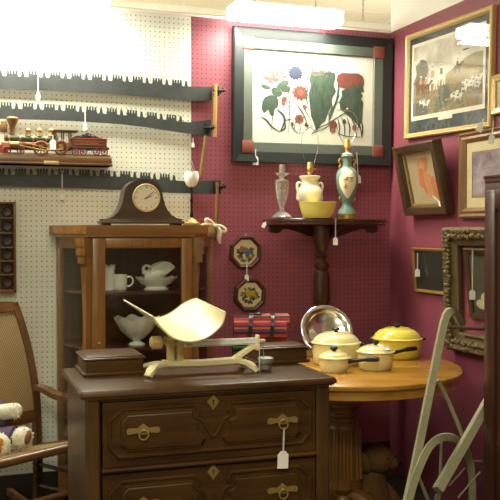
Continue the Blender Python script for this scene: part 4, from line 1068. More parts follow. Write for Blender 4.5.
for k in range(10): a = k*.628; ell(187+16*math.cos(a), 64+16*math.sin(a), 12, 4, 'blue', 8, a)
ell(206, 138, 28, 27, 'red', 22, 0, .13); ell(206, 138, 12, 11, 'rose', 12); stroke([(208,165),(222,200),(246,240)], 3, 'line'); stroke([(190,180),(215,215),(235,262)], 5, 'green')
ell(146, 168, 10, 13, 'red', 10, .4); ell(143, 182, 8, 8, 'rose', 9); ell(202, 237, 17, 17, 'rose', 14, 0, .08); ell(202, 237, 9, 9, 'red', 10); ell(222,190,10,7,'rose',9,.5)
for cx in (176, 228): ell(cx, 258, 6, 8, 'red', 9)
for x in (176, 203, 228): stroke([(x, 255), (x+3, 275), (203, 294)], 2.5, 'line')
stroke([(190,245),(183,275),(196,294)], 3, 'line')
stroke([(228,40),(236,70),(222,110)], 6, 'green'); stroke([(238,100),(228,150),(236,190)], 5, 'green')
# the tall spiky plant
sp_ = [(246,52)]
for i in range(9): x = 250+i*10; sp_ += [(x, 38+(i % 3)*6), (x+5, 56)]
sp_ += [(338,70),(330,100),(340,125),(326,150),(322,185),(308,215),(300,240),(280,258),(268,282),(256,250),(246,225),(240,180),(236,140),(244,110),(238,85)]
blob(sp_, 'green')
for k in range(26):
    x = rnd.uniform(246, 326); y = rnd.uniform(70, 215); stroke([(x, y), (x+rnd.uniform(-6,6), y-16), (x+rnd.uniform(-9,9), y-32)], 4, 'dgreen' if k % 2 else 'green')
for k in range(8): stroke([(312,215+k*5),(334+k*2,180-k*6),(352-k,140-k*12)], 5, 'green')
for k in range(14): x = 255+k*5; ell(x, 58+rnd.uniform(-8,14), 4, 3, 'rose', 7)
# poppy head and its leaves
blob([(340,82),(345,62),(362,52),(392,52),(425,50),(442,60),(448,80),(446,100),(430,118),(400,116),(372,112),(352,106)], 'red')
blob([(398,110),(408,92),(420,104),(432,88),(442,96),(448,120),(432,124),(444,135),(436,150),(446,162),(444,190),(442,230),(430,262),(412,238),(394,222),(372,205),(356,190),(352,165),(362,140),(360,122),(378,112)], 'green')
for k in range(12): x = rnd.uniform(362, 436); y = rnd.uniform(130, 215); stroke([(x,y),(x+8,y-14),(x+4,y-30)], 4, 'dgreen')
stroke([(330,185),(352,165),(372,180)], 3, 'line'); ell(388,186,7,6,'red',9)
stroke([(248,292),(272,270),(312,250),(350,222),(380,206),(412,205),(432,225)], 5, 'dgreen'); stroke([(248,292),(300,268),(330,240)], 4, 'dgreen'); stroke([(380,206),(360,195),(340,200)], 3, 'dgreen')
for x0_, x1_ in ((345,352),(362,374),(384,392),(400,420),(418,441),(436,442)): stroke([(x0_, 225), ((x0_+x1_)/2+6, 262), (x1_, 297)], 5, 'dgreen')
stroke([(345,285),(380,296),(442,298)], 4, 'dgreen'); ell(330, 258, 14, 20, 'red', 11, .3); ell(328,276,12,9,'rose',9); ell(414,262,11,13,'rose',10); ell(372,240,8,10,'green',9)
stroke([(222,260),(235,262),(252,266)], 4, 'line'); stroke([(440,240),(444,270),(440,298)], 4, 'dgreen')
b.build('print', list(cols.values()), o, smooth=False)
MB().bx(-pw_/2, pw_/2, -.0165, -.0155, H_/2-ph_/2, H_/2+ph_/2).build('glass', M['pglass'], o, smooth=False)
tag_px(255.5, 149, 156, -.0352, 'white price tag hanging from the lower corner of the botanical picture frame', size=.85)

# octagonal bird pictures
def octagon(label, px, py, r_px, bird, roll):
    c = ony(px, py, -.02); w8 = 2*r_px*4.78/FOC
    o = thing('octagonal_picture', label, 'picture', (c.x, -.002, c.z-w8/2), (R(2), roll, 0), 'octagonal bird pictures')
    up = Matrix.Translation((0, 0, w8/2))
    b = MB(); ring_frame(b, w8, w8, [(0,0),(0,-.016),(.004,-.024),(.010,-.026),(.018,-.020),(.022,-.013),(.022,-.004),(.004,0)], 0, 8); b.xf(up).build('frame', M['mahog'], o, smooth=False)
    cs = [plain('bird_ground', (.74,.63,.38), .7)] + bird; b = MB()
    b.prism(ngon((w8/2-.021)/math.cos(math.pi/8), 8, math.pi/8), -.010, -.004, 'y', 0)
    rr = random.Random(px)
    s = w8/.17
    for k in range(60):
        a = rr.uniform(0, 6.28); q = .046*s*math.sqrt(rr.random()); x, z = q*1.05*math.cos(a), q*.9*math.sin(a)-.006
        b.ball((x, -.0105, z), (.0105*s, .0018, .0055*s), 3 + k % 3, 8, Euler((0, rr.uniform(0,3), 0)).to_matrix())
    b.ball((.004*s, -.012, .006*s), (.027*s, .004, .014*s), 1, 14, Euler((0, R(35 if px < 247 else -25), 0)).to_matrix()); b.ball((-.014*s, -.0125, .014*s), (.015*s, .004, .015*s), 2, 12)
    b.prism([(.018*s, -.004*s), (.046*s, -.022*s), (.049*s, -.016*s), (.024*s, .008*s)], -.013, -.0105, 'y', 1); b.prism([(-.024*s, .016*s), (-.032*s, .013*s), (-.023*s, .011*s)], -.013, -.011, 'y', 3)
    b.xf(up).build('bird_scene', cs, o)
    b = MB(); b.torus((0, -.006, w8+.006), .005, .0013, 12, 5, 0, Euler((math.pi/2,0,0)).to_matrix()); b.build('hanger', M['brass'], o)
lf = [plain('leaf_bright', (.08,.17,.05), .7), plain('leaf_dark', (.03,.07,.03), .7), plain('leaf_rust', (.35,.12,.03), .7)]
octagon('octagonal picture of a blue bird, hung above the other octagonal one', 245.5, 252, 16.2, [plain('bird_blue', (.07,.22,.42), .6), plain('bird_orange', (.45,.17,.05), .6)]+lf, R(1))
octagon('octagonal picture of a yellow bird, just above the striped blanket', 249, 294.8, 16.2, [plain('bird_yellow', (.55,.42,.04), .6), plain('bird_gold', (.58,.40,.08), .6)]+lf, R(4))
tag_px(246.8, 258, 274.5, -.032, 'white price tag between the two octagonal bird pictures', size=.62)
# ------------------------------------------------------------------ pictures on the right wall
def wall_pic(name, label, cat, quad, lean=0.0, roll=0.0, off=-.02, h=None, group=None):
    """thing with local x along the right wall (towards the viewer), z up, front at -y; quad = photo corners TL TR BR BL"""
    q = [onx(*p, off) for p in quad]
    zb_ = (q[2].z+q[3].z)/2; zt_ = (q[0].z+q[1].z)/2
    y0 = q[3].y; y1 = (q[1].y+q[2].y)/2 if not lean else q[2].y
    H = h or (zt_-zb_); W = abs(y1-y0)
    o = thing(name, label, cat, (-.002, (y0+y1)/2, zb_), (lean, roll, -math.pi/2), group)
    return o, W, H
# big hunting print
o, W_, H_ = wall_pic('hunting_print', 'gilt framed hunting print of riders and hounds on a dark mat', 'picture', [(404,35.5),(491.5,7.5),(491,128),(405,138.6)], 0, R(1.6))
def ctr(b): return b.xf(Matrix.Translation((0, 0, H_/2)))
fw = .028
b = MB(); ring_frame(b, W_, H_, [(0,0),(0,-.022),(.006,-.028),(.012,-.025),(.018,-.026),(fw,-.014),(fw,0)]); ctr(b).build('frame', M['gold'], o, smooth=False)
b = MB(); b.bx(-W_/2+.02, W_/2-.02, -.010, -.003, .02, H_-.02); mt = plain('mat_dark', (.035,.045,.043), .7, 0, .7, 26); b.build('mat', mt, o, smooth=False)
# the image, placed from the close view of the photograph
iu0, iu1 = -W_/2+.075*W_+.012, W_/2-.10*W_
iv0, iv1 = H_*.205, H_*.865
m, t, bs_ = nt('print_sky'); tcn = N(t, 'ShaderNodeTexCoord'); sp = N(t, 'ShaderNodeSeparateXYZ'); L(t, tcn.outputs['Object'], sp.inputs[0])
nz = N(t, 'ShaderNodeTexNoise', Scale=7.0, Detail=6.0); L(t, tcn.outputs['Object'], nz.inputs['Vector'])
cr = N(t, 'ShaderNodeValToRGB'); cr.color_ramp.elements[0].position = .38; cr.color_ramp.elements[1].position = .66; cr.color_ramp.elements[0].color = (.30,.27,.20,1); cr.color_ramp.elements[1].color = (.62,.58,.45,1)
L(t, nz.outputs['Fac'], cr.inputs[0]); L(t, cr.outputs[0], bs_.inputs['Base Color']); bs_.inputs['Roughness'].default_value = .7
cs = [plain('print_margin', (.66,.62,.48), .7), m, plain('print_field', (.21,.165,.09), .8, 0, .6, 45), plain('print_hill', (.30,.24,.13), .8, 0, .4, 30), plain('print_dark', (.115,.105,.075), .8, 0, .6, 50), plain('print_white', (.58,.56,.46), .7), plain('print_scarlet', (.42,.19,.10), .7), plain('print_bay', (.13,.065,.03), .7)]
b = MB()
b.bx(iu0-.018, iu1+.018, -.0125, -.009, iv0-.022, iv1+.016, 0)
b.bx(-.07, .06, -.0128, -.009, iv0-.040, iv0-.018, 0)
lay = [0]
def pb(pts, mi):
    lay[0] += 1; y = -.0127-.00002*lay[0]
    b.bm.faces.new([b.bm.verts.new((iu0+(iu1-iu0)*u, y, iv0+(iv1-iv0)*v)) for u, v in pts]).material_index = mi
def pe(u, v, a, c_, mi, rot=0, n=12): pb([(u+a*math.cos(t_)*math.cos(rot)-c_*math.sin(t_)*math.sin(rot)*.6, v+a*math.cos(t_)*math.sin(rot)+c_*math.sin(t_)*math.cos(rot)) for t_ in [2*math.pi*k/n for k in range(n)]], mi)
pb([(0,0),(1,0),(1,1),(0,1)], 1)
pb([(0,.42),(.15,.47),(.3,.46),(.48,.50),(.62,.56),(.78,.66),(.9,.69),(1,.68),(1,.2),(0,.2)], 3)
pb([(0,0),(1,0),(1,.34),(.8,.36),(.6,.34),(.45,.40),(.25,.46),(0,.50)], 2)
pb([(0,.48),(.05,.60),(.03,.72),(.12,.80),(.2,.76),(.24,.62),(.2,.5),(.1,.44)], 4)
pb([(.36,.02),(.50,.06),(.58,.22),(.54,.34),(.42,.36),(.36,.2)], 4); pb([(.0,.0),(.22,.0),(.26,.12),(.1,.18),(0,.2)], 4)
def horse(u, v, s, mi, rider=6, face=1):
    pe(u, v, .075*s, .055*s, mi); pb([(u+face*.05*s, v+.02*s),(u+face*.11*s, v+.10*s),(u+face*.14*s, v+.09*s),(u+face*.15*s, v+.06*s),(u+face*.10*s, v+.03*s),(u+face*.07*s, v-.03*s)], mi)
    for k, du in enumerate((-.06,-.035,.04,.06)): pb([(u+du*s-.012*s, v-.02*s),(u+du*s+.014*s, v-.02*s),(u+du*s+(.014 if k % 2 else -.006)*s, v-.15*s),(u+du*s-(.004 if k % 2 else .022)*s, v-.15*s)], mi)
    pb([(u-face*.07*s, v+.02*s),(u-face*.10*s, v-.02*s),(u-face*.095*s, v-.09*s),(u-face*.065*s, v-.01*s)], mi)
    pb([(u-.03*s, v+.03*s),(u+.03*s, v+.03*s),(u+.024*s, v+.13*s),(u-.018*s, v+.13*s)], rider); pe(u+.004*s, v+.155*s, .016*s, .022*s, 5); pe(u+.004*s, v+.178*s, .02*s, .012*s, 4)
horse(.12, .42, .85, 7, 6, -1); horse(.30, .47, 1.0, 5, 6, 1); horse(.43, .49, .85, 5, 4, 1); horse(.66, .56, .6, 7, 4, 1); horse(.20,.40,.75,7,6,1)
for u, v, s in ((.14,.19,1),(.21,.16,1.1),(.62,.20,1.2),(.68,.17,1.2),(.76,.26,1),(.80,.31,1),(.85,.29,1),(.88,.34,1),(.92,.31,1),(.95,.36,1),(.84,.35,.9),(.93,.26,.9),(.76,.34,.8)):
    pe(u, v, .045*s, .028*s, 5, rnd.uniform(-.4,.4)); pe(u+.04*s, v+.024*s, .018*s, .017*s, 5); pb([(u-.03*s,v),(u-.02*s,v),(u-.034*s,v-.05*s),(u-.042*s,v-.05*s)], 5); pb([(u+.02*s,v),(u+.032*s,v),(u+.03*s,v-.05*s),(u+.02*s,v-.05*s)], 5); pe(u, v+.008, .014*s, .012*s, 7)
for k in range(30): u = rnd.uniform(.02,.98); pe(u, rnd.uniform(.02,.3), .02, .008, 4 if k % 2 else 3)
pe(.78,.76,.05,.012,4); 
b.build('print', cs, o, smooth=False)
MB().bx(-W_/2+.028, W_/2-.028, -.0160, -.0152, .028, H_-.028).build('glass', M['pglass'], o, smooth=False)
HM = mat_of(o)
# shadowbox leaning out, with a red chalk figure
q_b, q_t = onx(410,214,-.02), onx(397,146,-.10)
hh = (q_t-q_b); lean = math.atan2(.085, q_t.z-q_b.z)
o, W_, H_ = wall_pic('shadowbox_picture', 'deep dark wooden frame leaning from the wall, holding an orange figure drawing', 'picture', [(397,146),(438,138),(452,212.3),(410,214)], R(12.5), 0, -.02, (q_t.z-q_b.z)/math.cos(R(12.5)))
def ctr(b): return b.xf(Matrix.Translation((0, 0, H_/2)))
b = MB(); ring_frame(b, W_, H_, [(0,.0),(0,-.050),(.006,-.055),(.040,-.050),(.050,-.022),(.050,0)]); ctr(b).build('frame', M['darkwood_z'], o, smooth=False)
b = MB(); ring_frame(b, W_-.092, H_-.092, [(0,-.006),(0,-.026),(.012,-.024),(.014,-.006)]); ctr(b).build('slip', M['oldbrass'], o, smooth=False)
cs = [plain('drawing_paper', (.42,.33,.19), .8, 0, .15, 12), plain('chalk_orange', (.50,.17,.055), .8, 0, .3, 60), plain('chalk_pale', (.52,.25,.11), .8, 0, .3, 60)]
b = MB(); pw_, ph_ = W_-.10, H_-.10; b.bx(-pw_/2, pw_/2, -.010, -.004, H_/2-ph_/2, H_/2+ph_/2, 0)
lay = [0]
def de(u, v, a, c_, mi=1, rot=0):
    lay[0] += 1; y = -.0101-.00003*lay[0]
    b.bm.faces.new([b.bm.verts.new((pw_*(u-.5)+pw_*(a*math.cos(t_)*math.cos(rot)-c_*math.sin(t_)*math.sin(rot)), y, H_/2+ph_*(v-.5)+pw_*(a*math.cos(t_)*math.sin(rot)+c_*math.sin(t_)*math.cos(rot)))) for t_ in [2*math.pi*k/14 for k in range(14)]]).material_index = mi
for a in ((.52,.80,.07,.09,1,0),(.62,.86,.06,.03,1,.7),(.46,.66,.13,.20,2,.2),(.60,.72,.05,.14,1,-.6),(.40,.52,.09,.18,1,-.2),(.56,.50,.07,.12,2,.5),(.66,.40,.13,.15,2,.1),(.76,.30,.12,.18,1,.4),(.60,.25,.10,.12,2,-.3),(.82,.20,.09,.10,1,.1),(.45,.36,.05,.14,1,.3),(.74,.46,.05,.06,1,0)): de(*a)
b.build('drawing', cs, o, smooth=False)
MB().bx(-pw_/2-.002, pw_/2+.002, -.0215, -.0205, .05, H_-.05).build('glass', M['pglass'], o, smooth=False)
SBM = mat_of(o)
def hang(Mx, x, y, z, ln, label, **k): return price_tag(Mx @ Vector((x, y, z)), ln, label, **k)
p = SBM @ Vector((W_/2-.09, -.058, .10)); o = price_tag(p, .05, 'white price tag on a curled string at the bottom of the leaning shadowbox frame', lean=-.9, size=.8, yaw=R(-40))
p2 = SBM
# brown frame with a cream mat
o, W_, H_ = wall_pic('landscape_picture', 'brown wooden frame with cream mat and hazy mauve picture, partly behind the wardrobe', 'picture', [(458.5,137),(520,119),(520,218),(459.5,217.8)], 0, 0)
W_ = .52; o.location.y = onx(459, 180, -.02).y - W_/2; MATS[o.name] = Matrix.LocRotScale(o.location, o.rotation_euler, None)
def ctr(b): return b.xf(Matrix.Translation((0, 0, H_/2)))
b = MB(); ring_frame(b, W_, H_, [(0,0),(0,-.020),(.010,-.028),(.022,-.020),(.034,-.024),(.052,-.012),(.052,0)]); ctr(b).build('frame', M['bwood'], o, smooth=False)
MB().bx(-W_/2+.04, W_/2-.04, -.008, -.002, .04, H_-.04).build('mat', plain('mat_cream', (.60,.50,.28), .8), o, smooth=False)
m, t, bs_ = nt('hazy_picture'); tcn = N(t, 'ShaderNodeTexCoord'); nz = N(t, 'ShaderNodeTexNoise', Scale=9.0, Detail=4.0, Distortion=.8); L(t, tcn.outputs['Object'], nz.inputs['Vector'])
cr = N(t, 'ShaderNodeValToRGB'); e_ = cr.color_ramp.elements; e_[0].position = .30; e_[0].color = (.13,.06,.06,1); e_[1].position = .72; e_[1].color = (.42,.36,.36,1); n_ = e_.new(.5); n_.color = (.26,.19,.22,1)
L(t, nz.outputs['Fac'], cr.inputs[0]); L(t, cr.outputs[0], bs_.inputs['Base Color']); bs_.inputs['Roughness'].default_value = .7
b = MB(); b.bx(-W_/2+.105, W_/2-.105, -.0095, -.006, .105, H_-.105, 0); ring_frame_b = ring_frame(MB(), W_-.20, H_-.20, [(0,-.008),(0,-.0105),(.004,-.0105),(.004,-.008)]); ctr(ring_frame_b).build('mat_line', plain('line_brown', (.22,.13,.06), .7), o, smooth=False)
b.build('image', m, o, smooth=False)
MB().bx(-W_/2+.046, W_/2-.046, -.0125, -.0118, .046, H_-.046).build('glass', M['pglass'], o, smooth=False)
# little gilt frame
o, W_, H_ = wall_pic('small_picture', 'small gilt framed picture right of the hunting print', 'picture', [(490.8,76),(515,70),(515,113),(490.8,112.5)], 0, 0)
W_ = .24; o.location.y = onx(490.8, 95, -.02).y - W_/2; MATS[o.name] = Matrix.LocRotScale(o.location, o.rotation_euler, None)
def ctr(b): return b.xf(Matrix.Translation((0, 0, H_/2)))
b = MB(); ring_frame(b, W_, H_, [(0,0),(0,-.018),(.006,-.022),(.028,-.014),(.030,0)]); ctr(b).build('frame', M['gold'], o, smooth=False)
MB().bx(-W_/2+.02, W_/2-.02, -.008, -.002, .02, H_-.02).build('image', plain('sepia_image', (.40,.34,.20), .7, 0, .5, 30), o, smooth=False)
# small dark picture with thin gilt frame
o, W_, H_ = wall_pic('dark_picture', 'small dark painting in a thin gilt frame, left of the ornate frame', 'picture', [(411,247),(450,250),(450,296),(415.5,291)], R(5), 0, -.012)
q = onx(415.5,291,-.012); q2 = onx(411,247,-.04); H_ = (q2.z-q.z)
def ctr(b): return b.xf(Matrix.Translation((0, 0, H_/2)))
b = MB(); ring_frame(b, W_, H_, [(0,0),(0,-.014),(.004,-.018),(.016,-.012),(.018,0)]); ctr(b).build('frame', plain('dull_gilt', (.33,.19,.05), .4, .3), o, smooth=False)
MB().bx(-W_/2+.012, W_/2-.012, -.008, -.002, .012, H_-.012).build('image', plain('murky_green', (.022,.024,.016), .6, 0, .8, 22), o, smooth=False)
MB().bx(-W_/2+.014, W_/2-.014, -.0105, -.0098, .014, H_-.014).build('glass', M['pglass'], o, smooth=False)
DPM = mat_of(o)
p = onp(417.5, 253, 'x', -.05); price_tag(p, .085, 'white price tag on the small dark painting with the thin gilt frame', size=.72)
# ornate empty frame
o, W_, H_ = wall_pic('ornate_frame', 'ornate carved bronze frame, empty so the wall shows through', 'frame', [(444,227),(500,226),(500,360),(449.5,347.5)], R(2.2), 0, -.012)
W_ = .56; q = onx(449.5,347.5,-.012); o.location.y = q.y - W_/2 - .02; o.location.z = q.z; H_ = onx(444,227,-.05).z - q.z
MATS[o.name] = Matrix.LocRotScale(o.location, o.rotation_euler, None)
def ctr(b): return b.xf(Matrix.Translation((0, 0, H_/2)))
gb = plain('bronze_gilt', (.13,.092,.036), .5, .3, .4, 60, .5)
b = MB(); ring_frame(b, W_, H_, [(0,0),(0,-.042),(.012,-.055),(.030,-.050),(.060,-.030),(.085,-.026),(.092,-.020),(.092,0)]); ctr(b).build('frame', gb, o, smooth=False)
b = MB(); rr = random.Random(5)
def orn(u, v):
    for k in range(2): b.ball((u+rr.uniform(-.006,.006), -.046+rr.uniform(-.004,.006), v+rr.uniform(-.006,.006)), (rr.uniform(.008,.016), .012, rr.uniform(.008,.016)), 0, 7, Euler((0, rr.uniform(0, 3), 0)).to_matrix())
n_ = int(W_/.022)
for k in range(n_):
    for d in (.018, .045):
        u = -W_/2+.02+k*(W_-.04)/(n_-1); orn(u, d); orn(u, H_-d)
n_ = int(H_/.022)
for k in range(n_):
    for d in (.018, .045):
        v = .03+k*(H_-.06)/(n_-1); orn(-W_/2+d, v); orn(W_/2-d, v)
b.build('carved_ornament', gb, o)
# picture hung inside it
q = onx(471,318,-.012); q2 = onx(464,247,-.05); W_ = .30; H_ = q2.z-q.z
o = thing('portrait_picture', 'dark framed picture hanging within the ornate carved frame', 'picture', (-.002, q.y-W_/2, q.z), (R(7), 0, -math.pi/2))
def ctr(b): return b.xf(Matrix.Translation((0, 0, H_/2)))
b = MB(); ring_frame(b, W_, H_, [(0,0),(0,-.016),(.006,-.022),(.030,-.014),(.032,0)]); ctr(b).build('frame', M['darkwood_z'], o, smooth=False)
cs = [plain('portrait_ground', (.055,.050,.028), .6, 0, .6, 14), plain('portrait_pale', (.42,.36,.22), .7)]
b = MB(); b.bx(-W_/2+.025, W_/2-.025, -.008, -.002, .025, H_-.025); b.ball((-.02, -.008, H_*.30), (.032, .0016, .030), 1, 12); b.ball((-.045, -.008, H_*.22), (.05, .0014, .024), 1, 12)
b.build('image', cs, o)
p = onp(472.5, 250, 'x', -.075); price_tag(p, .19, 'white price tag hanging over the picture within the ornate frame', size=.8)
# tags at the bottom of the hunting print
p = onp(483.5, 119, 'x', -.032); price_tag(p, .018, 'white price tag slanting from the lower edge of the hunting print', lean=.4, size=.8)
p = onp(493.5, 121, 'x', -.034); price_tag(p, .065, 'white price tag hanging over the top of the brown frame with cream mat', lean=.1, size=.75)

# ------------------------------------------------------------------ wardrobe at the right edge
X0 = -.50
p = onx(484.6, 176, X0); ye = p.y; zt_ = onx(484.5, 175.5, X0).z
o = thing('wardrobe', 'tall dark wooden wardrobe with a flat cornice beside the ornate frame', 'wardrobe', (X0, ye, 0), -math.pi/2)
# local x = towards the viewer along the wall, y = into the wall
LN = 1.05
MB().bx(0, LN, .0, .46, .06, zt_-.03, 0, .004).build('carcass', M['mahog_z'], o)
b = MB(); b.bx(.0, LN+.018, -.002, .48, zt_-.03, zt_-.012, 0, .003); b.bx(-.002, LN+.02, -.006, .48, zt_-.014, zt_, 0, .003); b.build('cornice', M['mahog'], o)
b = MB(); b.bx(-.012, LN+.012, -.014, .47, 0, .08, 0, .004); b.build('plinth', M['mahog'], o)
for k in range(2):
    a, c_ = .035+k*(LN-.07)/2, .035+(k+1)*(LN-.07)/2-.004
    b = MB(); b.bx(a, a+.055, -.018, .002, .10, zt_-.06, 0, .003); b.bx(c_-.055, c_, -.018, .002, .10, zt_-.06, 0, .003); b.bx(a+.05, c_-.05, -.017, .002, zt_-.13, zt_-.06, 0, .003); b.bx(a+.05, c_-.05, -.017, .002, .10, .19, 0, .003); b.bx(a+.05, c_-.05, -.006, .002, .18, zt_-.12)
    d_ = b.build('door', M['mahog_z'], o)
    MB().ball(((c_-.028) if k == 0 else (a+.028), -.030, .85), .014, 0, 12).build('knob', M['oldbrass'], d_)

# ------------------------------------------------------------------ weathered sled frame standing on end
SW = plain('weathered_paint', (.33,.315,.19), .75, 0, .22, 30, .25)
p = atd(384, 600, 3.22); 
o = thing('wooden_sled', 'weathered pale green bentwood sled standing on end between the table and the wardrobe', 'sled', (p.x, p.y, 0))
def T(px, py, Z): return atd(px, py, Z)
CN = -FWD
def plank(nm, pts, w_, h_, n=5):
    b = MB(); P = smoothpts(pts, n); b.tube(P, .01, 8, 0, flat=(w_, h_), up=CN); return b.build(nm, SW, o, world=True)
foot = T(385, 606, 3.16); foot.z = .012
plank('runner', [foot, T(404,515,3.22), T(414,470,3.27), T(424,420,3.32), T(433,375,3.37), T(440,340,3.41), T(443.5,324,3.43), T(446.5,315,3.44), T(450.5,311.6,3.46), T(455.5,314,3.50), T(461,323,3.56)], .026, .034)
b = MB(); b.tube([T(444,326.5,3.42), T(490,329.5,3.52)], .0075, 8); b.tube([T(464,336,3.62), T(490,341,3.66)], .006, 8); b.build('rung', plain('rung_brown', (.15,.10,.06), .6), o, world=True)
plank('hoop', [T(406,512,3.20), T(413,485,3.22), T(421,463,3.24), T(430,446,3.27), T(439,438.6,3.30), T(448,436.8,3.34), T(456,439.5,3.38), T(463,447,3.42), T(469,460,3.46), T(472,480,3.48), T(472,520,3.5)], .028, .012)
b = MB(); b.tube([T(438,380,3.40), T(448,400,3.42), T(458,424,3.44), T(470,455,3.46)], .0085, 8); b.tube([T(441.5,440,3.40), T(440,480,3.42), T(438,530,3.42)], .006, 6); b.tube([T(419,478,3.24), T(432,510,3.3)], .007, 6); b.build('brace', SW, o, world=True)
# second rail: starts low in front of the hoop and runs up behind the wardrobe
plank('rail', [T(437.5,490,3.20), T(460,451,3.30), T(482,412,3.40), T(495,389,3.46)], .03, .034)
b = MB()
b.tube([T(437,496,3.21), T(444,490,3.22), T(448,478,3.24)], .006, 6); b.tube([T(449,486,3.26), T(465,468,3.32)], .0035, 6); b.tube([T(458,498,3.26), T(480,472,3.34)], .0035, 6); b.tube([T(474,461,3.36), T(482,461.5,3.38)], .005, 6)
b.tube([T(437,494,3.20), T(425,560,3.18), Vector((T(418,600,3.16).x, T(418,600,3.16).y, .012))], .008, 6)
b.build('ironwork', plain('old_iron', (.22,.20,.15), .5, .4), o, world=True)

# ------------------------------------------------------------------ plush dog under the table
c = atd(371, 470, 4.12); 
o = thing('plush_dog', 'brown plush dog sitting on the floor under the round table', 'soft toy', (c.x, c.y, 0), R(18))
pl = plain("plush_brown", (.17,.08,.022), .95, 0, .45, 70, .6)
bmx = MB()
bmx.loft([[(r*math.cos(t), r*.85*math.sin(t)+yy, z) for t in [2*math.pi*i/20 for i in range(20)]] for r, yy, z in ((.03,0,.0),(.095,0,.012),(.11,0,.06),(.10,-.005,.12),(.080,-.010,.18),(.060,-.015,.225),(.05,-.02,.25),(.03,-.02,.265))])
bmx.build('body', pl, o)
b = MB(); b.ball((.01,-.035,.315), (.075,.078,.070), 0, 20); b.ball((.05,-.075,.298), (.045,.045,.036), 0, 16); hd = b.build('head', pl, o)
for s in (-1, 1):
    MB().ball((.005+s*.068,-.02,.30), (.022,.036,.055), 0, 14, Euler((0, s*.3, 0)).to_matrix()).build('ear', pl, hd)
    MB().ball((.03+s*.028,-.104,.328), .008, 0, 10).build('eye', M['black'], hd)
    b = MB(); b.tube(smoothpts([(s*.06,-.02,.17),(s*.085,-.07,.11),(s*.06,-.12,.05),(s*.05,-.14,.022)],4), [.032]*8+[.027]*5, 12); b.ball((s*.05,-.145,.026),.028,0,12); b.build('foreleg', pl, o)
    b = MB(); b.ball((s*.095,-.02,.05),(.045,.075,.05),0,16); b.ball((s*.11,-.11,.03),(.032,.05,.03),0,14); b.build('hind_leg', pl, o)
MB().ball((.068,-.118,.306), (.013,.010,.010), 0, 12).build('nose', M['black'], hd)

# ------------------------------------------------------------------ rocking chair with caned back
PH = R(31)
SH = .43
c = atd(37, 428, 4.17)
o = thing('rocking_chair', 'wooden rocking chair with a woven cane back against the white pegboard', 'rocking chair', (0, 0, 0), PH)
rx, ry = .29, .20
off = Matrix.Rotation(PH, 3, 'Z') @ Vector((rx, ry, 0))
o.location = (c.x-off.x, c.y-off.y, 0); MATS[o.name] = Matrix.LocRotScale(o.location, o.rotation_euler, None)
RM = mat_of(o); cw = wood('chair_wood', (.05,.022,.008), (.17,.08,.028), 'z', 1, .3, .35); cwx = wood('chair_wood_cross', (.06,.026,.009), (.20,.095,.034), 'x', 1, .28, .4)
# back stiles: curved upwards and backwards
def sil(s): return smoothpts([(s*rx, ry, .05), (s*rx, ry-.005, .25), (s*rx, ry, SH), (s*(rx-.002), ry+.010, .60), (s*(rx-.008), ry+.055, .80), (s*(rx-.020), ry+.105, .95), (s*(rx-.034), ry+.135, 1.035)], 5)
for s in (-1, 1):
    b = MB(); b.tube(sil(s), .017, 10, 0, flat=(.036, .028), up=(0, -1, .2)); b.build('back_stile', cw, o, angle=60)
def bk(u, z):      # a point of the back: u from -1 to 1, height z
    P = sil(1); 
    for a, c2 in zip(P, P[1:]):
        if a.z <= z <= c2.z or c2 is P[-1]: t_ = (z-a.z)/(c2.z-a.z); q = a+(c2-a)*t_; return Vector((q.x*u, q.y, z))
b = MB(); b.loft([[bk(u, 1.0)+Vector((0,-.012,0)), bk(u, 1.0)+Vector((0,.014,0)), bk(u, 1.03)+Vector((0,.016,.012*(1-u*u)+.012)), bk(u, 1.03)+Vector((0,-.010,.012*(1-u*u)+.012))] for u in [-.98+1.96*k/10 for k in range(11)]]); b.build('crest_rail', cwx, o)
b = MB(); b.loft([[bk(u, .475)+Vector((0,-.012,0)), bk(u, .475)+Vector((0,.012,0)), bk(u, .535)+Vector((0,.012,0)), bk(u, .535)+Vector((0,-.012,0))] for u in (-.97, .97)]); b.build('lower_rail', cwx, o, smooth=False)
m, t, bs_ = nt('woven_cane'); tcn = N(t, 'ShaderNodeTexCoord'); sp = N(t, 'ShaderNodeSeparateXYZ'); L(t, tcn.outputs['Object'], sp.inputs[0])
def wv(axis, freq):
    a_ = N(t, 'ShaderNodeMath', operation='MULTIPLY'); a_.inputs[1].default_value = freq; L(t, sp.outputs[axis], a_.inputs[0]); s_ = N(t, 'ShaderNodeMath', operation='SINE'); L(t, a_.outputs[0], s_.inputs[0]); return s_.outputs[0]
mu = N(t, 'ShaderNodeMath', operation='MULTIPLY'); L(t, wv('X', 520), mu.inputs[0]); L(t, wv('Z', 420), mu.inputs[1])
cr = N(t, 'ShaderNodeValToRGB'); cr.color_ramp.elements[0].position = .30; cr.color_ramp.elements[0].color = (.07,.04,.015,1); cr.color_ramp.elements[1].position = .62; cr.color_ramp.elements[1].color = (.46,.31,.13,1)
ma = N(t, 'ShaderNodeMath', operation='MULTIPLY_ADD'); ma.inputs[1].default_value = .5; ma.inputs[2].default_value = .5; L(t, mu.outputs[0], ma.inputs[0]); L(t, ma.outputs[0], cr.inputs[0]); L(t, cr.outputs[0], bs_.inputs['Base Color']); bs_.inputs['Roughness'].default_value = .6
bp = N(t, 'ShaderNodeBump', Strength=.5, Distance=.003); L(t, mu.outputs[0], bp.inputs['Height']); L(t, bp.outputs['Normal'], bs_.inputs['Normal'])
b = MB(); b.loft([[bk(u, z)+Vector((0, -.004, 0)) for u in (-.95, .95)] + [bk(u, z)+Vector((0, .004, 0)) for u in (.95, -.95)] for z in [.53+.475*k/14 for k in range(15)]]); b.build('cane_panel', m, o)
zf_, zk = SH+.032, SH-.065
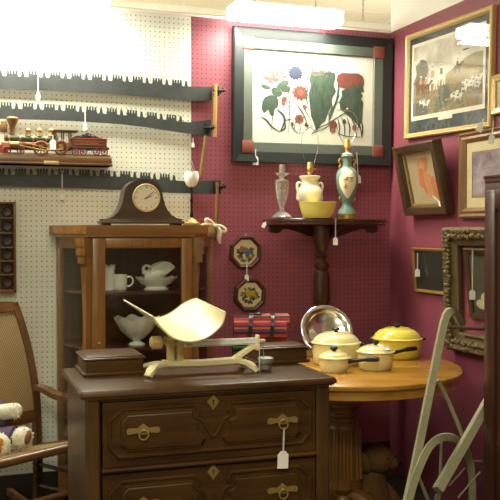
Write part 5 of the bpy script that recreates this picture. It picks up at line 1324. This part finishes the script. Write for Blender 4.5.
b = MB(); b.loft([[(-rx-.02, -ry-.02, zf_-h_), (rx+.02, -ry-.02, zf_-h_), (rx+.005, ry+.01, zk-h_), (-rx-.005, ry+.01, zk-h_)] for h_ in (.026, .006)]); b.build('seat', m, o, smooth=False)
b = MB(); b.tube([(-rx-.045, -ry-.03, zf_-.016), (rx+.045, -ry-.03, zf_-.016)], .021, 12)
for s in (-1, 1): b.tube([(s*(rx+.028), -ry-.03, zf_-.016), (s*(rx+.005), ry, zk-.016)], .016, 8, 0, flat=(.030, .036), up=(0,0,1))
b.build('seat_frame', cwx, o)
for s in (-1, 1):
    xf_ = s*(rx+.02)
    b = MB(); b.lathe([(.016,.05),(.018,.12),(.013,.16),(.020,.22),(.016,.30),(.019,SH-.02),(.016,SH+.02),(.012,SH+.06),(.019,SH+.11),(.012,SH+.15),(.015,.605)], (xf_, -ry-.01, 0), 16); b.build('front_leg', cw, o)
    b = MB(); A_ = smoothpts([(s*rx, ry+.010, .640), (s*(rx+.02), ry-.04, .628), (s*(rx+.03), ry-.14, .604), (s*(rx+.035), -ry+.08, .610), (s*(rx+.036), -ry-.03, .620), (s*(rx+.03), -ry-.09, .612)], 5)
    b.tube(A_, .015, 10, 0, flat=(.050, .024), up=(0, 0, 1)); b.build('arm', cw, o, angle=60)
    b = MB(); b.tube(smoothpts([(s*(rx+.03), ry-.17, .622), (s*(rx+.03), ry-.20, .57), (s*(rx+.022), ry-.23, .51), (s*(rx+.018), ry-.20, SH)], 4), .013, 8, 0, flat=(.03, .02), up=(1,0,0)); b.build('arm_support', cw, o, angle=60)
    rk = []
    for k in range(15):
        u = -1+2*k/14; rk.append((s*(rx+.01), u*.46+.06, .03+.085*u*u*(1.0 if u > 0 else .75)))
    b = MB(); b.tube(rk, .014, 8, 0, flat=(.026, .036), up=(0,0,1)); b.build('rocker', cwx, o, angle=60)
    b = MB(); b.tube([(s*(rx+.018), -ry-.01, .27), (s*rx, ry, .27)], .010, 8); b.tube([(s*(rx+.018), -ry-.01, .17), (s*rx, ry, .17)], .010, 8); b.build('side_stretcher', cw, o)
b = MB(); b.tube([(-rx-.02, -ry-.01, .24), (0, -ry-.014, .245), (rx+.02, -ry-.01, .24)], [.010, .015, .010], 10); b.build('front_stretcher', cwx, o)
# soft toy lying on the seat, feet towards the viewer
RI = RM.inverted()
def cs_(px, py, y): return onp(px, py, 'y', y, RM)
c = RM @ Vector((-.02, 0, SH))
t_ = thing('plush_toy', 'purple plush toy with white furry feet and orange sole slumped on the rocking chair', 'soft toy', (c.x, c.y, SH-.004), PH)
MATS[t_.name] = Matrix.LocRotScale(t_.location, t_.rotation_euler, None); TM = mat_of(t_)
def tl_(px, py, Z): return TM.inverted() @ atd(px, py, Z)
wf = plain('white_fur', (.74,.70,.56), .95, 0, .2, 120, .8); pu = plain('purple_plush', (.13,.085,.15), .95, 0, .3, 60, .5); og = plain('orange_felt', (.55,.22,.03), .9); bf = plain('brown_felt', (.16,.06,.025), .9)
def fuzzy(b, c, r, mi=0, n=90, M_=None):
    c = Vector(c); b.ball(c, r, mi, 20, M_)
    rr = random.Random(int(abs(c.x*1000))+3); r = Vector(r) if hasattr(r, '__len__') else Vector((r, r, r))
    for k in range(n):
        a_, q = rr.uniform(0, 6.283), rr.uniform(-1, 1); d = Vector((math.sqrt(1-q*q)*math.cos(a_), math.sqrt(1-q*q)*math.sin(a_), q)); d = Vector((d.x*r.x, d.y*r.y, d.z*r.z))
        if M_ is not None: d = M_ @ d
        b.cyl(c+d*.9, c+d*1.12+Vector((rr.uniform(-.004,.004), 0, rr.uniform(-.006,.002))), .006, .001, 5, mi)
lo = SH-.0
b = MB(); p = tl_(-14, 435, 4.02); b.ball((p.x, p.y, .10), (.13,.10,.10), 0, 20); p = tl_(10, 432, 4.02); b.tube(smoothpts([tl_(-10,438,4.0), tl_(4,436,3.96), tl_(16,435,3.93)],4), .042, 14); b.build('body', pu, t_)
p1 = tl_(22.5, 437.5, 3.86); b = MB(); fuzzy(b, p1, (.046,.046,.048)); f_ = b.build('foot', wf, t_, label='white furry foot with a brown sole')
vd = (TM.inverted().to_3x3() @ (CAM-atd(22,438,3.86))).normalized()
ps = tl_(28, 437.5, 3.83); b = MB(); b.ball(ps+vd*.02, (.012,.016,.032), 0, 14, Euler((0,.35,0)).to_matrix()); b.build('sole', bf, f_)
p2 = tl_(-1, 446, 3.80); b = MB(); fuzzy(b, p2, (.050,.046,.056)); f_ = b.build('foot', wf, t_, label='white furry foot with an orange sole')
q = p2+vd*.040; b = MB(); b.ball(q, (.030,.014,.036), 0, 16); b.build('sole', og, f_)
b = MB(); P = smoothpts([tl_(-18,416,4.02), tl_(-4,413,4.0), tl_(8,411.5,3.98), tl_(15,410.5,3.97)], 4); b.tube(P, .036, 14)
fuzzy(b, tl_(15,410.8,3.97), (.034,.034,.036), 0, 60); b.build('arm', wf, t_)
